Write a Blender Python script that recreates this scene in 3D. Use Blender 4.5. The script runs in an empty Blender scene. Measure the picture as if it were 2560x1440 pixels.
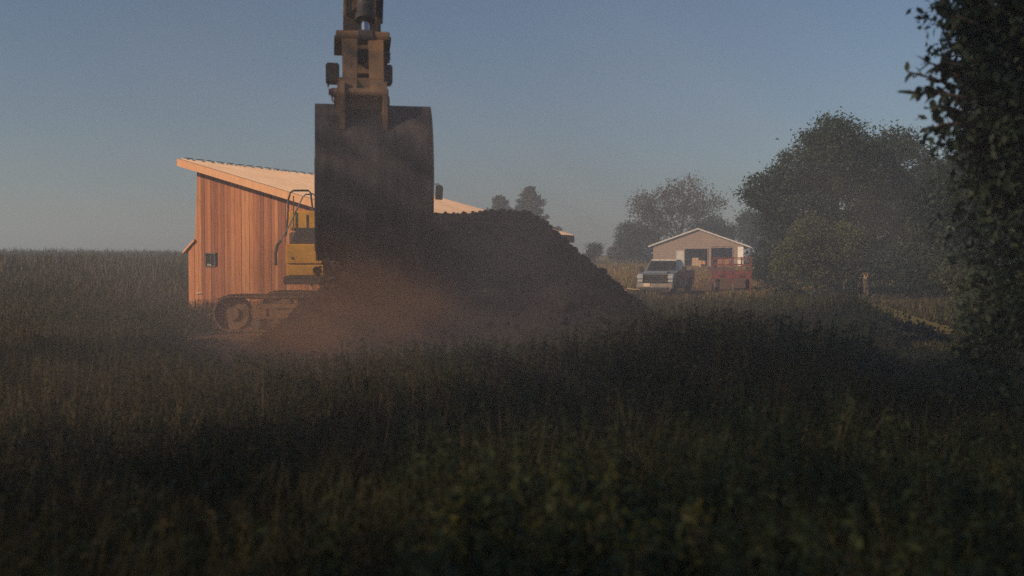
import bpy, bmesh, math, random
import numpy as np
from mathutils import Vector, Matrix, Euler

random.seed(7)
rng = np.random.default_rng(7)
C = bpy.context.scene.collection
SC = bpy.context.scene

# ------------------------------------------------------------------ camera
CAM_Z = 1.7
F = 2459.0                       # focal length in photo pixels (2560 wide)
cam = bpy.data.cameras.new("camera")
cam.sensor_width = 36.0
cam.lens = 36.0 * F / 2560.0
cam.clip_start = 0.05
cam.clip_end = 6000
cam.dof.use_dof = True
cam.dof.focus_distance = 30.0
cam.dof.aperture_fstop = 1.2
cam_o = bpy.data.objects.new("camera", cam)
cam_o.location = (0, 0, CAM_Z)
cam_o.rotation_euler = (math.radians(90 - 1.68), 0, 0)
C.objects.link(cam_o)
SC.camera = cam_o

# ------------------------------------------------------------------ light
SUN_EL = math.radians(27)
SUN_H = Vector((-0.85, -0.53)).normalized()          # horizontal direction towards the sun
world = bpy.data.worlds.new("World")
SC.world = world
world.use_nodes = True
wn = world.node_tree
sky = wn.nodes.new("ShaderNodeTexSky")
sky.sky_type = 'NISHITA'
sky.sun_disc = False
sky.sun_elevation = SUN_EL
sky.sun_rotation = math.atan2(SUN_H.x, SUN_H.y)
sky.air_density = 1.0
sky.dust_density = 1.0
sky.ozone_density = 3.0
bg = wn.nodes["Background"]
bg.inputs["Strength"].default_value = 0.067
wn.links.new(sky.outputs[0], bg.inputs[0])

sun = bpy.data.lights.new("sun", 'SUN')
sun.energy = 4.8
sun.angle = math.radians(0.6)
sun.color = (1.0, 0.71, 0.44)
sun_o = bpy.data.objects.new("sun", sun)
sd = Vector((SUN_H.x * math.cos(SUN_EL), SUN_H.y * math.cos(SUN_EL), math.sin(SUN_EL)))
sun_o.rotation_euler = sd.to_track_quat('Z', 'Y').to_euler()
sun_o.location = sd * 60
C.objects.link(sun_o)

SC.view_settings.view_transform = 'Standard'
SC.view_settings.look = 'None'
SC.view_settings.exposure = 0.0
SC.view_settings.gamma = 1.0
SC.view_settings.use_curve_mapping = False
SC.cycles.use_denoising = False
SC.cycles.max_bounces = 5
SC.cycles.diffuse_bounces = 2
SC.cycles.glossy_bounces = 2
SC.cycles.transmission_bounces = 3
SC.cycles.transparent_max_bounces = 8
SC.cycles.volume_bounces = 0
HAZE = 0.0020


# ------------------------------------------------------------------ helpers
def at(px, py, d):
    """a measured photo direction turned into a world point at depth d"""
    return Vector(((px - 1280) / F * d, d, CAM_Z - (py - 648) / F * d))


def tag(o, label=None, cat=None, group=None, kind=None):
    if label: o["label"] = label
    if cat: o["category"] = cat
    if group: o["group"] = group
    if kind: o["kind"] = kind
    return o


def empty(name, loc=(0, 0, 0), rz=0.0, label=None, cat=None, group=None):
    o = bpy.data.objects.new(name, None)
    o.empty_display_size = 0.2
    o.location = loc
    o.rotation_euler = (0, 0, rz)
    C.objects.link(o)
    return tag(o, label, cat, group)


def link(name, me, mat, parent=None):
    o = bpy.data.objects.new(name, me)
    if mat is not None and len(me.materials) == 0:
        me.materials.append(mat)
    C.objects.link(o)
    if parent is not None:
        o.parent = parent
    return o


class MB:
    def __init__(self):
        self.v, self.f = [], []

    def add(self, vs, fs):
        n = len(self.v)
        self.v += [tuple(p) for p in vs]
        self.f += [tuple(i + n for i in f) for f in fs]
        return self

    def box(self, c, s, rot=None, taper=1.0):
        hx, hy, hz = s[0] / 2, s[1] / 2, s[2] / 2
        vs = []
        for z in (-1, 1):
            k = taper if z > 0 else 1.0
            for x, y in ((-1, -1), (1, -1), (1, 1), (-1, 1)):
                p = Vector((x * hx * k, y * hy * k, z * hz))
                if rot is not None: p = rot @ p
                vs.append(p + Vector(c))
        return self.add(vs, [(3, 2, 1, 0), (4, 5, 6, 7), (0, 1, 5, 4), (1, 2, 6, 5), (2, 3, 7, 6), (3, 0, 4, 7)])

    def bar(self, a, b, w, h, w2=None, h2=None, up=(0, 0, 1)):
        a, b = Vector(a), Vector(b)
        w2 = w if w2 is None else w2
        h2 = h if h2 is None else h2
        d = (b - a).normalized()
        s = d.cross(Vector(up))
        if s.length < 1e-4: s = d.cross(Vector((0, 1, 0)))
        s.normalize()
        u = s.cross(d).normalized()
        vs = []
        for p, ww, hh in ((a, w, h), (b, w2, h2)):
            for i, j in ((-1, -1), (1, -1), (1, 1), (-1, 1)):
                vs.append(p + s * (i * ww / 2) + u * (j * hh / 2))
        return self.add(vs, [(3, 2, 1, 0), (4, 5, 6, 7), (0, 1, 5, 4), (1, 2, 6, 5), (2, 3, 7, 6), (3, 0, 4, 7)])

    def tube(self, a, b, r1, r2=None, n=10, caps=True):
        a, b = Vector(a), Vector(b)
        r2 = r1 if r2 is None else r2
        d = (b - a).normalized()
        s = d.cross(Vector((0, 0, 1)))
        if s.length < 1e-4: s = Vector((1, 0, 0))
        s.normalize()
        u = s.cross(d)
        vs = []
        for p, r in ((a, r1), (b, r2)):
            for k in range(n):
                t = 2 * math.pi * k / n
                vs.append(p + (s * math.cos(t) + u * math.sin(t)) * r)
        fs = [(k, (k + 1) % n, n + (k + 1) % n, n + k) for k in range(n)]
        if caps:
            fs += [tuple(range(n - 1, -1, -1)), tuple(range(n, 2 * n))]
        return self.add(vs, fs)

    def path(self, pts, r, n=8):
        pts = [Vector(p) for p in pts]
        vs, fs = [], []
        for i, p in enumerate(pts):
            d = (pts[min(i + 1, len(pts) - 1)] - pts[max(i - 1, 0)]).normalized()
            s = d.cross(Vector((0.31, 0.17, 0.93))).normalized()
            u = s.cross(d)
            rr = r[i] if isinstance(r, (list, tuple)) else r
            for k in range(n):
                t = 2 * math.pi * k / n
                vs.append(p + (s * math.cos(t) + u * math.sin(t)) * rr)
        for i in range(len(pts) - 1):
            for k in range(n):
                fs.append((i * n + k, i * n + (k + 1) % n, (i + 1) * n + (k + 1) % n, (i + 1) * n + k))
        fs += [tuple(range(n - 1, -1, -1)), tuple(range((len(pts) - 1) * n, len(pts) * n))]
        return self.add(vs, fs)

    def prism(self, poly, axis, a, b):
        """poly in the two other axes (order xyz without axis) extruded from a to b"""
        def mk(p, t):
            q = list(p)
            q.insert(axis, t)
            return Vector(q)
        n = len(poly)
        vs = [mk(p, a) for p in poly] + [mk(p, b) for p in poly]
        fs = [(k, (k + 1) % n, n + (k + 1) % n, n + k) for k in range(n)]
        fs += [tuple(range(n - 1, -1, -1)), tuple(range(n, 2 * n))]
        return self.add(vs, fs)

    def build(self, name, mat, parent=None, bevel=0.0, smooth=False):
        me = bpy.data.meshes.new(name)
        me.from_pydata([tuple(p) for p in self.v], [], self.f)
        bm = bmesh.new()
        bm.from_mesh(me)
        bmesh.ops.recalc_face_normals(bm, faces=bm.faces)
        if bevel > 0:
            es = [e for e in bm.edges if len(e.link_faces) == 2 and e.calc_face_angle(0) > 0.5]
            bmesh.ops.bevel(bm, geom=es, offset=bevel, segments=2, affect='EDGES', clamp_overlap=True)
        if smooth:
            for f in bm.faces: f.smooth = True
            for e in bm.edges:
                if len(e.link_faces) == 2 and e.calc_face_angle(0) > 0.6: e.smooth = False
        bm.to_mesh(me)
        bm.free()
        return link(name, me, mat, parent)


def np_mesh(name, verts, quads, mat, parent=None, tint=None, smooth=False, tri=None):
    me = bpy.data.meshes.new(name)
    nv = len(verts)
    quads = np.zeros((0, 4), np.int64) if quads is None else quads
    tri = np.zeros((0, 3), np.int64) if tri is None else tri
    me.vertices.add(nv)
    me.vertices.foreach_set("co", np.ascontiguousarray(verts, np.float32).ravel())
    loops = np.concatenate([quads.ravel(), tri.ravel()]).astype(np.int32)
    me.loops.add(len(loops))
    me.loops.foreach_set("vertex_index", loops)
    nf = len(quads) + len(tri)
    me.polygons.add(nf)
    starts = np.concatenate([np.arange(len(quads)) * 4, len(quads) * 4 + np.arange(len(tri)) * 3]).astype(np.int32)
    me.polygons.foreach_set("loop_start", starts)
    me.update(calc_edges=True)
    if smooth:
        me.polygons.foreach_set("use_smooth", np.ones(nf, bool))
    if tint is not None:
        a = me.attributes.new("tint", 'FLOAT', 'POINT')
        a.data.foreach_set("value", np.ascontiguousarray(tint, np.float32))
    me.validate()
    return link(name, me, mat, parent)


# ------------------------------------------------------------------ materials
def principled(name):
    m = bpy.data.materials.new(name)
    m.use_nodes = True
    return m, m.node_tree, m.node_tree.nodes["Principled BSDF"]


def ramp(nt, fac, stops):
    r = nt.nodes.new("ShaderNodeValToRGB")
    e = r.color_ramp.elements
    while len(e) < len(stops): e.new(0.5)
    for k, (p, c) in enumerate(stops):
        e[k].position = p
        e[k].color = (*c, 1)
    nt.links.new(fac, r.inputs[0])
    return r.outputs[0]


def coords(nt, kind="Object", scale=(1, 1, 1)):
    tc = nt.nodes.new("ShaderNodeTexCoord")
    mp = nt.nodes.new("ShaderNodeMapping")
    mp.inputs["Scale"].default_value = scale
    nt.links.new(tc.outputs[kind], mp.inputs[0])
    return mp.outputs[0]


def noise(nt, vec, scale, detail=6, rough=0.6):
    n = nt.nodes.new("ShaderNodeTexNoise")
    n.inputs["Scale"].default_value = scale
    n.inputs["Detail"].default_value = detail
    n.inputs["Roughness"].default_value = rough
    nt.links.new(vec, n.inputs["Vector"])
    return n.outputs[0]


def bump(nt, bsdf, h, strength=0.3, dist=0.02):
    b = nt.nodes.new("ShaderNodeBump")
    b.inputs["Strength"].default_value = strength
    b.inputs["Distance"].default_value = dist
    nt.links.new(h, b.inputs["Height"])
    nt.links.new(b.outputs[0], bsdf.inputs["Normal"])


def mat_noise(name, c1, c2, scale=3.0, rough=0.7, metal=0.0, bs=0.2, stretch=(1, 1, 1), lo=0.35, hi=0.65, spec=0.5):
    m, nt, b = principled(name)
    n = noise(nt, coords(nt, "Object", stretch), scale)
    nt.links.new(ramp(nt, n, [(lo, c1), (hi, c2)]), b.inputs["Base Color"])
    b.inputs["Roughness"].default_value = rough
    b.inputs["Metallic"].default_value = metal
    b.inputs["Specular IOR Level"].default_value = spec
    if bs: bump(nt, b, n, bs)
    return m


def mat_leaf(name, ca, cb, cc, transl=0.3, rough=0.55, spec=0.25):
    """leaf colour runs from ca through cb to cc along the per-plant 'tint' value"""
    m, nt, b = principled(name)
    a = nt.nodes.new("ShaderNodeAttribute")
    a.attribute_name = "tint"
    col = ramp(nt, a.outputs["Fac"], [(0.0, ca), (0.5, cb), (1.0, cc)])
    nt.links.new(col, b.inputs["Base Color"])
    b.inputs["Roughness"].default_value = rough
    b.inputs["Specular IOR Level"].default_value = spec
    t = nt.nodes.new("ShaderNodeBsdfTranslucent")
    nt.links.new(col, t.inputs[0])
    mx = nt.nodes.new("ShaderNodeMixShader")
    mx.inputs[0].default_value = transl
    nt.links.new(b.outputs[0], mx.inputs[1])
    nt.links.new(t.outputs[0], mx.inputs[2])
    nt.links.new(mx.outputs[0], nt.nodes["Material Output"].inputs[0])
    return m


def mat_plank(name, c1, c2, c3):
    m, nt, b = principled(name)
    oi = nt.nodes.new("ShaderNodeObjectInfo")
    base = ramp(nt, oi.outputs["Random"], [(0.0, c1), (0.5, c2), (1.0, c3)])
    tc = nt.nodes.new("ShaderNodeTexCoord")
    add = nt.nodes.new("ShaderNodeVectorMath")
    add.operation = 'ADD'
    nt.links.new(tc.outputs["Object"], add.inputs[0])
    sc = nt.nodes.new("ShaderNodeVectorMath")
    sc.operation = 'SCALE'
    comb = nt.nodes.new("ShaderNodeCombineXYZ")
    for k in range(3): nt.links.new(oi.outputs["Random"], comb.inputs[k])
    nt.links.new(comb.outputs[0], sc.inputs[0])
    sc.inputs["Scale"].default_value = 37.0
    nt.links.new(sc.outputs[0], add.inputs[1])
    mp = nt.nodes.new("ShaderNodeMapping")
    mp.inputs["Scale"].default_value = (14, 14, 0.8)
    nt.links.new(add.outputs[0], mp.inputs[0])
    n = noise(nt, mp.outputs[0], 2.0, 8, 0.65)
    mx = nt.nodes.new("ShaderNodeMix")
    mx.data_type = 'RGBA'
    mx.blend_type = 'MULTIPLY'
    mx.inputs[0].default_value = 0.75
    nt.links.new(base, mx.inputs[6])
    nt.links.new(ramp(nt, n, [(0.3, (0.5, 0.45, 0.42)), (0.6, (1, 1, 1))]), mx.inputs[7])
    nt.links.new(mx.outputs[2], b.inputs["Base Color"])
    b.inputs["Roughness"].default_value = 0.75
    b.inputs["Specular IOR Level"].default_value = 0.2
    bump(nt, b, n, 0.25, 0.01)
    return m


M = {}
M["plank"] = mat_plank("wood_plank", (0.27, 0.105, 0.055), (0.43, 0.17, 0.08), (0.56, 0.26, 0.12))
M["fascia"] = mat_noise("new_lumber", (0.60, 0.30, 0.15), (0.70, 0.38, 0.19), 3, 0.7, stretch=(4, 4, 0.6), bs=0.1)
M["barn_roof"] = mat_noise("pale_steel_roof", (0.58, 0.40, 0.27), (0.68, 0.49, 0.34), 0.8, 0.42, 0.0, bs=0.0)
M["concrete"] = mat_noise("concrete", (0.42, 0.40, 0.36), (0.55, 0.52, 0.47), 6, 0.9, bs=0.3)
M["glass"] = mat_noise("dark_glass", (0.02, 0.022, 0.025), (0.03, 0.032, 0.035), 2, 0.08, bs=0)
M["siding"] = mat_noise("tan_siding", (0.34, 0.25, 0.195), (0.40, 0.30, 0.23), 1.5, 0.6, bs=0.05)
M["white"] = mat_noise("white_paint", (0.74, 0.71, 0.66), (0.82, 0.79, 0.74), 2, 0.5, bs=0.03)
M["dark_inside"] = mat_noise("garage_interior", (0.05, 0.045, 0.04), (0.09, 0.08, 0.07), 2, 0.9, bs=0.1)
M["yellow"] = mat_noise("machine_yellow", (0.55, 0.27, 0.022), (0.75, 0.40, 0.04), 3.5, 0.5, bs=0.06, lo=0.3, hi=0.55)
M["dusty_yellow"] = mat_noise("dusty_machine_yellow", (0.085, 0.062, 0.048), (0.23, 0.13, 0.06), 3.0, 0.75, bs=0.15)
M["dark_paint"] = mat_noise("dark_grey_paint", (0.030, 0.028, 0.028), (0.075, 0.065, 0.06), 3, 0.65, bs=0.1)
M["bucket"] = mat_noise("worn_bucket_steel", (0.028, 0.027, 0.029), (0.085, 0.076, 0.074), 4, 0.6, 0.15, bs=0.35, stretch=(2.2, 1, 0.5))
M["steel"] = mat_noise("bare_steel", (0.22, 0.20, 0.18), (0.35, 0.32, 0.29), 6, 0.45, 0.7, bs=0.1)
M["chrome"] = mat_noise("chrome_rod", (0.6, 0.6, 0.6), (0.7, 0.7, 0.7), 2, 0.15, 1.0, bs=0)
M["muddy"] = mat_noise("muddy_track_steel", (0.07, 0.042, 0.028), (0.20, 0.115, 0.07), 4, 0.9, bs=0.5)
M["muddy_frame"] = mat_noise("muddy_yellow_frame", (0.10, 0.055, 0.032), (0.22, 0.115, 0.055), 5, 0.85, bs=0.4)
M["rubber"] = mat_noise("black_rubber", (0.012, 0.012, 0.012), (0.025, 0.024, 0.023), 5, 0.7, bs=0.1)
M["truck"] = mat_noise("silver_blue_paint", (0.17, 0.215, 0.285), (0.195, 0.24, 0.31), 1.0, 0.32, 0.15, bs=0)  # blue-grey cast of shade put into the truck's silver paint
M["headlight"] = mat_noise("headlight_glass", (0.45, 0.47, 0.5), (0.6, 0.62, 0.65), 9, 0.1, 0.2, bs=0)
M["plate"] = mat_noise("licence_plate", (0.62, 0.50, 0.40), (0.7, 0.56, 0.45), 8, 0.4, bs=0)
M["red"] = mat_noise("faded_red_paint", (0.13, 0.026, 0.026), (0.22, 0.042, 0.04), 5, 0.6, bs=0.1)
M["bark"] = mat_noise("bark", (0.045, 0.035, 0.028), (0.10, 0.08, 0.06), 5, 0.95, bs=0.8, stretch=(3, 3, 0.5))
M["lumber"] = mat_noise("pale_lumber", (0.55, 0.38, 0.22), (0.68, 0.50, 0.32), 3, 0.7, bs=0.1, stretch=(1, 5, 5))
M["split_wood"] = mat_noise("split_pale_wood", (0.20, 0.13, 0.08), (0.50, 0.33, 0.20), 9, 0.8, bs=0.3)
M["orange_wood"] = mat_noise("split_firewood", (0.45, 0.20, 0.09), (0.62, 0.32, 0.15), 6, 0.8, bs=0.3)

# soil of the pile: dark loam with a few paler crumbs
def mat_soil(name, c1, c2, c3):
    m, nt, b = principled(name)
    v = coords(nt, "Object")
    n1 = noise(nt, v, 1.2, 8, 0.7)
    n2 = noise(nt, v, 14.0, 8, 0.75)
    mx = nt.nodes.new("ShaderNodeMix")
    mx.data_type = 'RGBA'
    mx.inputs[0].default_value = 0.5
    nt.links.new(ramp(nt, n1, [(0.3, c1), (0.7, c2)]), mx.inputs[6])
    nt.links.new(ramp(nt, n2, [(0.35, c1), (0.75, c3)]), mx.inputs[7])
    nt.links.new(mx.outputs[2], b.inputs["Base Color"])
    b.inputs["Roughness"].default_value = 1.0
    b.inputs["Specular IOR Level"].default_value = 0.1
    bump(nt, b, n2, 0.8, 0.05)
    return m

M["soil"] = mat_soil("dark_soil", (0.019, 0.016, 0.015), (0.030, 0.025, 0.023), (0.052, 0.042, 0.036))
M["ground"] = mat_soil("meadow_ground", (0.030, 0.026, 0.014), (0.055, 0.044, 0.024), (0.070, 0.052, 0.030))
M["worn_earth"] = mat_soil("worn_earth", (0.10, 0.055, 0.032), (0.16, 0.085, 0.05), (0.20, 0.11, 0.065))
M["path"] = mat_soil("mown_straw_path", (0.12, 0.105, 0.035), (0.17, 0.145, 0.055), (0.20, 0.165, 0.07))
M["grass"] = mat_leaf("meadow_grass", (0.042, 0.048, 0.020), (0.068, 0.060, 0.027), (0.105, 0.076, 0.038))
M["gold_grass"] = mat_leaf("golden_grass", (0.13, 0.11, 0.03), (0.22, 0.155, 0.05), (0.30, 0.20, 0.075))
M["stalk"] = mat_leaf("dry_stalks", (0.075, 0.06, 0.03), (0.10, 0.078, 0.042), (0.13, 0.10, 0.055))
M["weed"] = mat_leaf("weed_leaves", (0.022, 0.038, 0.018), (0.038, 0.055, 0.024), (0.066, 0.072, 0.032))
M["leaf"] = mat_leaf("tree_leaves", (0.014, 0.034, 0.020), (0.023, 0.048, 0.026), (0.038, 0.060, 0.031))
M["leaf_dark"] = mat_leaf("dark_tree_leaves", (0.011, 0.028, 0.019), (0.018, 0.039, 0.025), (0.028, 0.050, 0.029))
M["olive_weed"] = mat_leaf("olive_weed_leaves", (0.028, 0.036, 0.016), (0.050, 0.050, 0.022), (0.085, 0.066, 0.034))
M["leaf_near"] = mat_leaf("near_tree_leaves", (0.020, 0.038, 0.028), (0.028, 0.048, 0.033), (0.040, 0.060, 0.038), transl=0.35)
M["leaf_light"] = mat_leaf("light_bush_leaves", (0.05, 0.065, 0.022), (0.08, 0.092, 0.032), (0.11, 0.115, 0.045))
M["leaf_brown"] = mat_leaf("thin_brown_leaves", (0.075, 0.055, 0.035), (0.10, 0.072, 0.045), (0.085, 0.080, 0.040))
M["needles"] = mat_leaf("spruce_needles", (0.020, 0.034, 0.020), (0.032, 0.050, 0.026), (0.060, 0.070, 0.030), transl=0.1)
M["yellow_flower"] = mat_leaf("yellow_flowers", (0.09, 0.09, 0.02), (0.13, 0.12, 0.025), (0.17, 0.15, 0.03))

# ------------------------------------------------------------------ terrain
CTRL = np.array([
    (0, 0, 0), (-8, 6, 0), (8, 6, 0), (0, 12, 0), (-4, 22, .04), (2, 24, .0), (-9, 30, -.3), (-8, 37, -.5), (-2, 35, -.45),
    (3, 44, -.5), (9, 54, -.3), (14, 57, -.25), (25, 128, .65), (18, 128, .65), (32, 128, .65), (-40, 100, 1.2), (-22, 40, .2), (-20, 20, 0),
    (5, 110, .6), (10, 85, .2), (60, 130, .8), (28, 58, -.1), (22, 56, -.1), (12, 34, 0), (9, 20, 0), (0, 200, 1.6), (-90, 200, 2.4),
    (100, 250, 2.2), (0, 420, 3.0), (-260, 300, 3.4), (260, 420, 3.0), (0, 800, 4), (-500, 800, 4.5), (500, 800, 4), (0, -60, 0), (-60, -20, .2),
    (60, -20, .2), (80, 40, .2), (-60, 40, .6)], float)


def G(x, y):
    x = np.asarray(x, float)
    y = np.asarray(y, float)
    num = np.zeros_like(x)
    den = np.zeros_like(x)
    for cx, cy, cz in CTRL:
        s = 3.0 + 0.10 * math.hypot(cx, cy)
        w = 1.0 / (((x - cx) ** 2 + (y - cy) ** 2) / s ** 2 + 0.3) ** 1.8
        num += w * cz
        den += w
    return num / den


def g(x, y):
    return float(G(np.array([x]), np.array([y]))[0])


def fbm(x, y, f0=1.0, octaves=4, seed=0):
    r = np.random.default_rng(seed)
    out = np.zeros_like(x)
    a = 1.0
    for o in range(octaves):
        for _ in range(5):
            th = r.uniform(0, 6.28)
            ph = r.uniform(0, 6.28)
            ff = f0 * (2 ** o) * r.uniform(0.7, 1.4)
            out += a * np.sin((x * math.cos(th) + y * math.sin(th)) * ff + ph) / 5 ** 0.5 * 0.6
        a *= 0.5
    return out


def grid_mesh(name, xs, ys, zf, mat):
    X, Y = np.meshgrid(xs, ys)
    Z = zf(X, Y)
    nx, ny = len(xs), len(ys)
    idx = np.arange(nx * ny).reshape(ny, nx)
    q = np.stack([idx[:-1, :-1], idx[:-1, 1:], idx[1:, 1:], idx[1:, :-1]], -1).reshape(-1, 4)
    return np_mesh(name, np.stack([X.ravel(), Y.ravel(), Z.ravel()], 1), q, mat, smooth=True)


def spaced(a, b, n, p):
    t = np.linspace(-1, 1, n)
    s = np.sign(t) * np.abs(t) ** p
    return np.where(s < 0, -a * s, b * s)


def zground(X, Y):
    near = np.exp(-((X ** 2 + Y ** 2) / 60 ** 2))
    return G(X, Y) + near * 0.03 * fbm(X, Y, 0.9, 3, 3)


gx = spaced(-700, 700, 150, 3.0)
gy = np.concatenate([np.linspace(-120, -6, 20), np.linspace(-5, 140, 150), 140 + (np.linspace(0.02, 1, 40) ** 2) * 640])
ground = grid_mesh("ground", gx, gy, zground, M["ground"])
tag(ground, kind="structure")

# strip of bare trampled earth where the excavator stands
def strip(name, pts, widths, mat, lift, n=40):
    vs, q = [], []
    m = len(pts)
    P = np.array(pts, float)
    W = np.array(widths, float)
    ts = np.linspace(0, m - 1, n)
    cx = np.interp(ts, range(m), P[:, 0])
    cy = np.interp(ts, range(m), P[:, 1])
    w = np.interp(ts, range(m), W)
    dx, dy = np.gradient(cx), np.gradient(cy)
    L = np.hypot(dx, dy)
    nx_, ny_ = -dy / L, dx / L
    cols = 7
    for i in range(n):
        for k in range(cols):
            o = (k / (cols - 1) - .5) * w[i] * (1 + .12 * math.sin(i * 1.7) + .08 * math.sin(i * 3.1 + k))
            vs.append((cx[i] + nx_[i] * o, cy[i] + ny_[i] * o))
    vs = np.array(vs)
    z = zground(vs[:, 0], vs[:, 1]) + lift
    for i in range(n - 1):
        for k in range(cols - 1):
            a = i * cols + k
            q.append((a, a + 1, a + cols + 1, a + cols))
    o = np_mesh(name, np.column_stack([vs, z]), np.array(q), mat, smooth=True)
    return tag(o, kind="structure")


strip("bare_earth", [(-6.6, 20.6), (-5.2, 20.3), (-2, 21), (2.5, 22.5), (5, 26)], [.8, 5.5, 9, 6, 2], M["worn_earth"], 0.05)
PATH = [(9.0, 17.5), (9.6, 21), (11.2, 28), (12.8, 36), (15, 46), (16.5, 54), (16, 62)]
strip("path", PATH, [.8, .9, 1.0, 1.2, 1.6, 2.2, 2.2], M["path"], 0.05, 60)
strip("driveway", [(7, 50), (13, 60), (18, 80), (22, 105), (24.5, 127)], [4, 5, 6, 9, 12], M["worn_earth"], 0.07, 50)

# ------------------------------------------------------------------ soil pile
PX0, PX1, PY = -1.20, 0.10, 14.3


def pile_h(X, Y):
    dx = np.where(X < PX0, (PX0 - X) * 0.80, np.where(X > PX1, (X - PX1) * 0.84, 0))
    dy = np.abs(Y - PY)
    dy = np.maximum(dy - 0.25, 0) * 0.80
    d = np.hypot(dx, dy)
    h = 2.36 - np.where(d < .35, d * d / .7, d - .175)
    h += 0.05 * (X - PX0) * np.exp(-d)
    n = fbm(X * 1.0, Y, 2.2, 5, 11) * 0.055 + fbm(X, Y, 9.0, 2, 5) * 0.018
    return h + n * np.clip(h, 0.1, 1)


px_ = np.linspace(-5.4, 4.2, 190)
py_ = np.linspace(10.4, 18.2, 150)
pile = grid_mesh("soil_pile", px_, py_, lambda X, Y: np.maximum(pile_h(X, Y), -0.25) + G(X, Y) - 0.04, M["soil"])
tag(pile, "big heap of dark loose soil under the bucket, weeds at its foot", "soil pile")


def clod_mesh(seed, n=1.0):
    r = random.Random(seed)
    bm = bmesh.new()
    bmesh.ops.create_icosphere(bm, subdivisions=1, radius=1)
    for v in bm.verts:
        v.co *= r.uniform(0.7, 1.15)
        v.co.z *= 0.75
    vs = np.array([v.co[:] for v in bm.verts])
    fs = np.array([[v.index for v in f.verts] for f in bm.faces])
    bm.free()
    return vs, fs


def clods(name, pts, sizes, mat, parent=None):
    base = [clod_mesh(s) for s in range(6)]
    V, T = [], []
    off = 0
    for p, s in zip(pts, sizes):
        vs, fs = base[rng.integers(6)]
        a = rng.uniform(0, 6.28)
        R = np.array([[math.cos(a), -math.sin(a), 0], [math.sin(a), math.cos(a), 0], [0, 0, 1]])
        V.append(vs @ R.T * s * rng.uniform(.7, 1.2, 3) + p)
        T.append(fs + off)
        off += len(vs)
    return np_mesh(name, np.concatenate(V), None, mat, parent, tri=np.concatenate(T))


n = 3600
cx = rng.uniform(-4.6, 3.4, n)
cy = rng.uniform(11.2, 15.2, n)
hh = pile_h(cx, cy)
k = hh > -0.02
cx, cy, hh = cx[k], cy[k], hh[k]
sz = np.minimum(0.012 + rng.exponential(0.016, len(cx)), 0.11)
o = clods("soil_clods", np.column_stack([cx, cy, hh + G(cx, cy) - 0.04 + sz * 0.2]), sz, M["soil"], pile)
tag(o, kind="stuff")


# ------------------------------------------------------------------ barn
TH = math.radians(27)
U = Vector((math.cos(TH), -math.sin(TH), 0))       # along the gable wall, towards the right-front
BA = Vector((-11.55, 36.0, -0.5))                   # near left corner of the gable wall
barn = empty("barn", BA, -TH, "new unpainted wooden barn with a pale single-slope roof behind the excavator", "barn")
# barn axes: x along gable (down slope), y back along the length, z up
BW, BL, BH, BP = 8.6, 12.6, 5.55, 0.268


def roof_z(x): return BH - BP * x


foot = MB().box((BW / 2 - .2, BL / 2, -0.05), (BW + .5, BL, 0.55)).build("foundation", M["concrete"], barn, 0.02)
x = -0.36
pw = 0.165
pi_ = 0
PLANK_X = []
while x < BW - 0.02:
    w = pw * random.uniform(0.9, 1.12)
    x1 = min(x + w, BW)
    PLANK_X.append((x, x1))
    x = x1
for (x0, x1) in PLANK_X:
    yo = random.uniform(-0.012, 0.010)
    top0 = roof_z(x0) if x0 > -0.01 else 2.83 + 0.81 * x0
    top1 = roof_z(x1) if x1 > 0.01 else 2.83 + 0.81 * x1
    top0 -= 0.02
    top1 -= 0.02
    a0, a1 = x0 + 0.005, x1 - 0.005
    wx0, wx1, wz0, wz1 = 0.50, 0.98, 1.93, 2.42
    segs = [(0.24, None)]
    if a1 > wx0 and a0 < wx1:
        segs = [(0.24, wz0), (wz1, None)]
    for z0, z1 in segs:
        t0, t1 = (top0, top1) if z1 is None else (z1, z1)
        m = MB().prism([(a0, z0), (a1, z0), (a1, t1), (a0, t0)], 1, -0.03 + yo, 0.02 + yo)
        m.build("plank", M["plank"], barn)
# wall body behind the planks (three other walls and the backing)
M["barn_side"] = mat_noise("barn_side_boards", (0.20, 0.09, 0.045), (0.34, 0.16, 0.08), 2, 0.8, stretch=(6, 6, 0.5), bs=0.2)
w = MB()
w.prism([(0.04, .24), (BW - .02, .24), (BW - .02, roof_z(BW) - .05), (0.04, BH - .06)], 1, 0.03, 0.12)
w.prism([(0.04, .24), (BW - .02, .24), (BW - .02, roof_z(BW) - .05), (0.04, BH - .06)], 1, BL - .12, BL)
w.box((BW - .06, BL / 2, (.24 + roof_z(BW) - .06) / 2), (.1, BL - .3, roof_z(BW) - .30))
w.box((0.06, BL / 2, (.24 + BH) / 2 - .03), (.1, BL - .3, BH - .35))
w.build("wall", M["barn_side"], barn)
# window
wf = MB()
for cx_, cz_, sx_, sz_ in ((0.74, 1.945, .48, .05), (0.74, 2.405, .48, .05), (0.52, 2.175, .045, .41), (0.96, 2.175, .045, .41)):
    wf.box((cx_, -0.035, cz_), (sx_, .06, sz_))
win = wf.build("window", M["dark_paint"], barn)
for kx in (0.64, 0.845):
    MB().box((kx, 0.0, 2.175), (.18, .015, .40)).build("pane", M["glass"], win)
MB().box((0.742, -0.012, 2.175), (.022, .03, .40)).build("mullion", M["dark_paint"], win)
jar = MB()
jar.tube((0.615, 0.012 - .045, 1.972), (0.615, -.033, 2.045), .022, .018, 8)
jar.box((0.72, -.036, 1.99), (.09, .03, .025))
jar.build("sill_fitting", M["white"], win)
# pull handle, low on the left wall
MB().path([(0.02, -.04, .93), (.06, -.09, .95), (.2, -.09, .975), (.30, -.04, .97)], .012, 6).build("handle", M["white"], barn)
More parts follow.
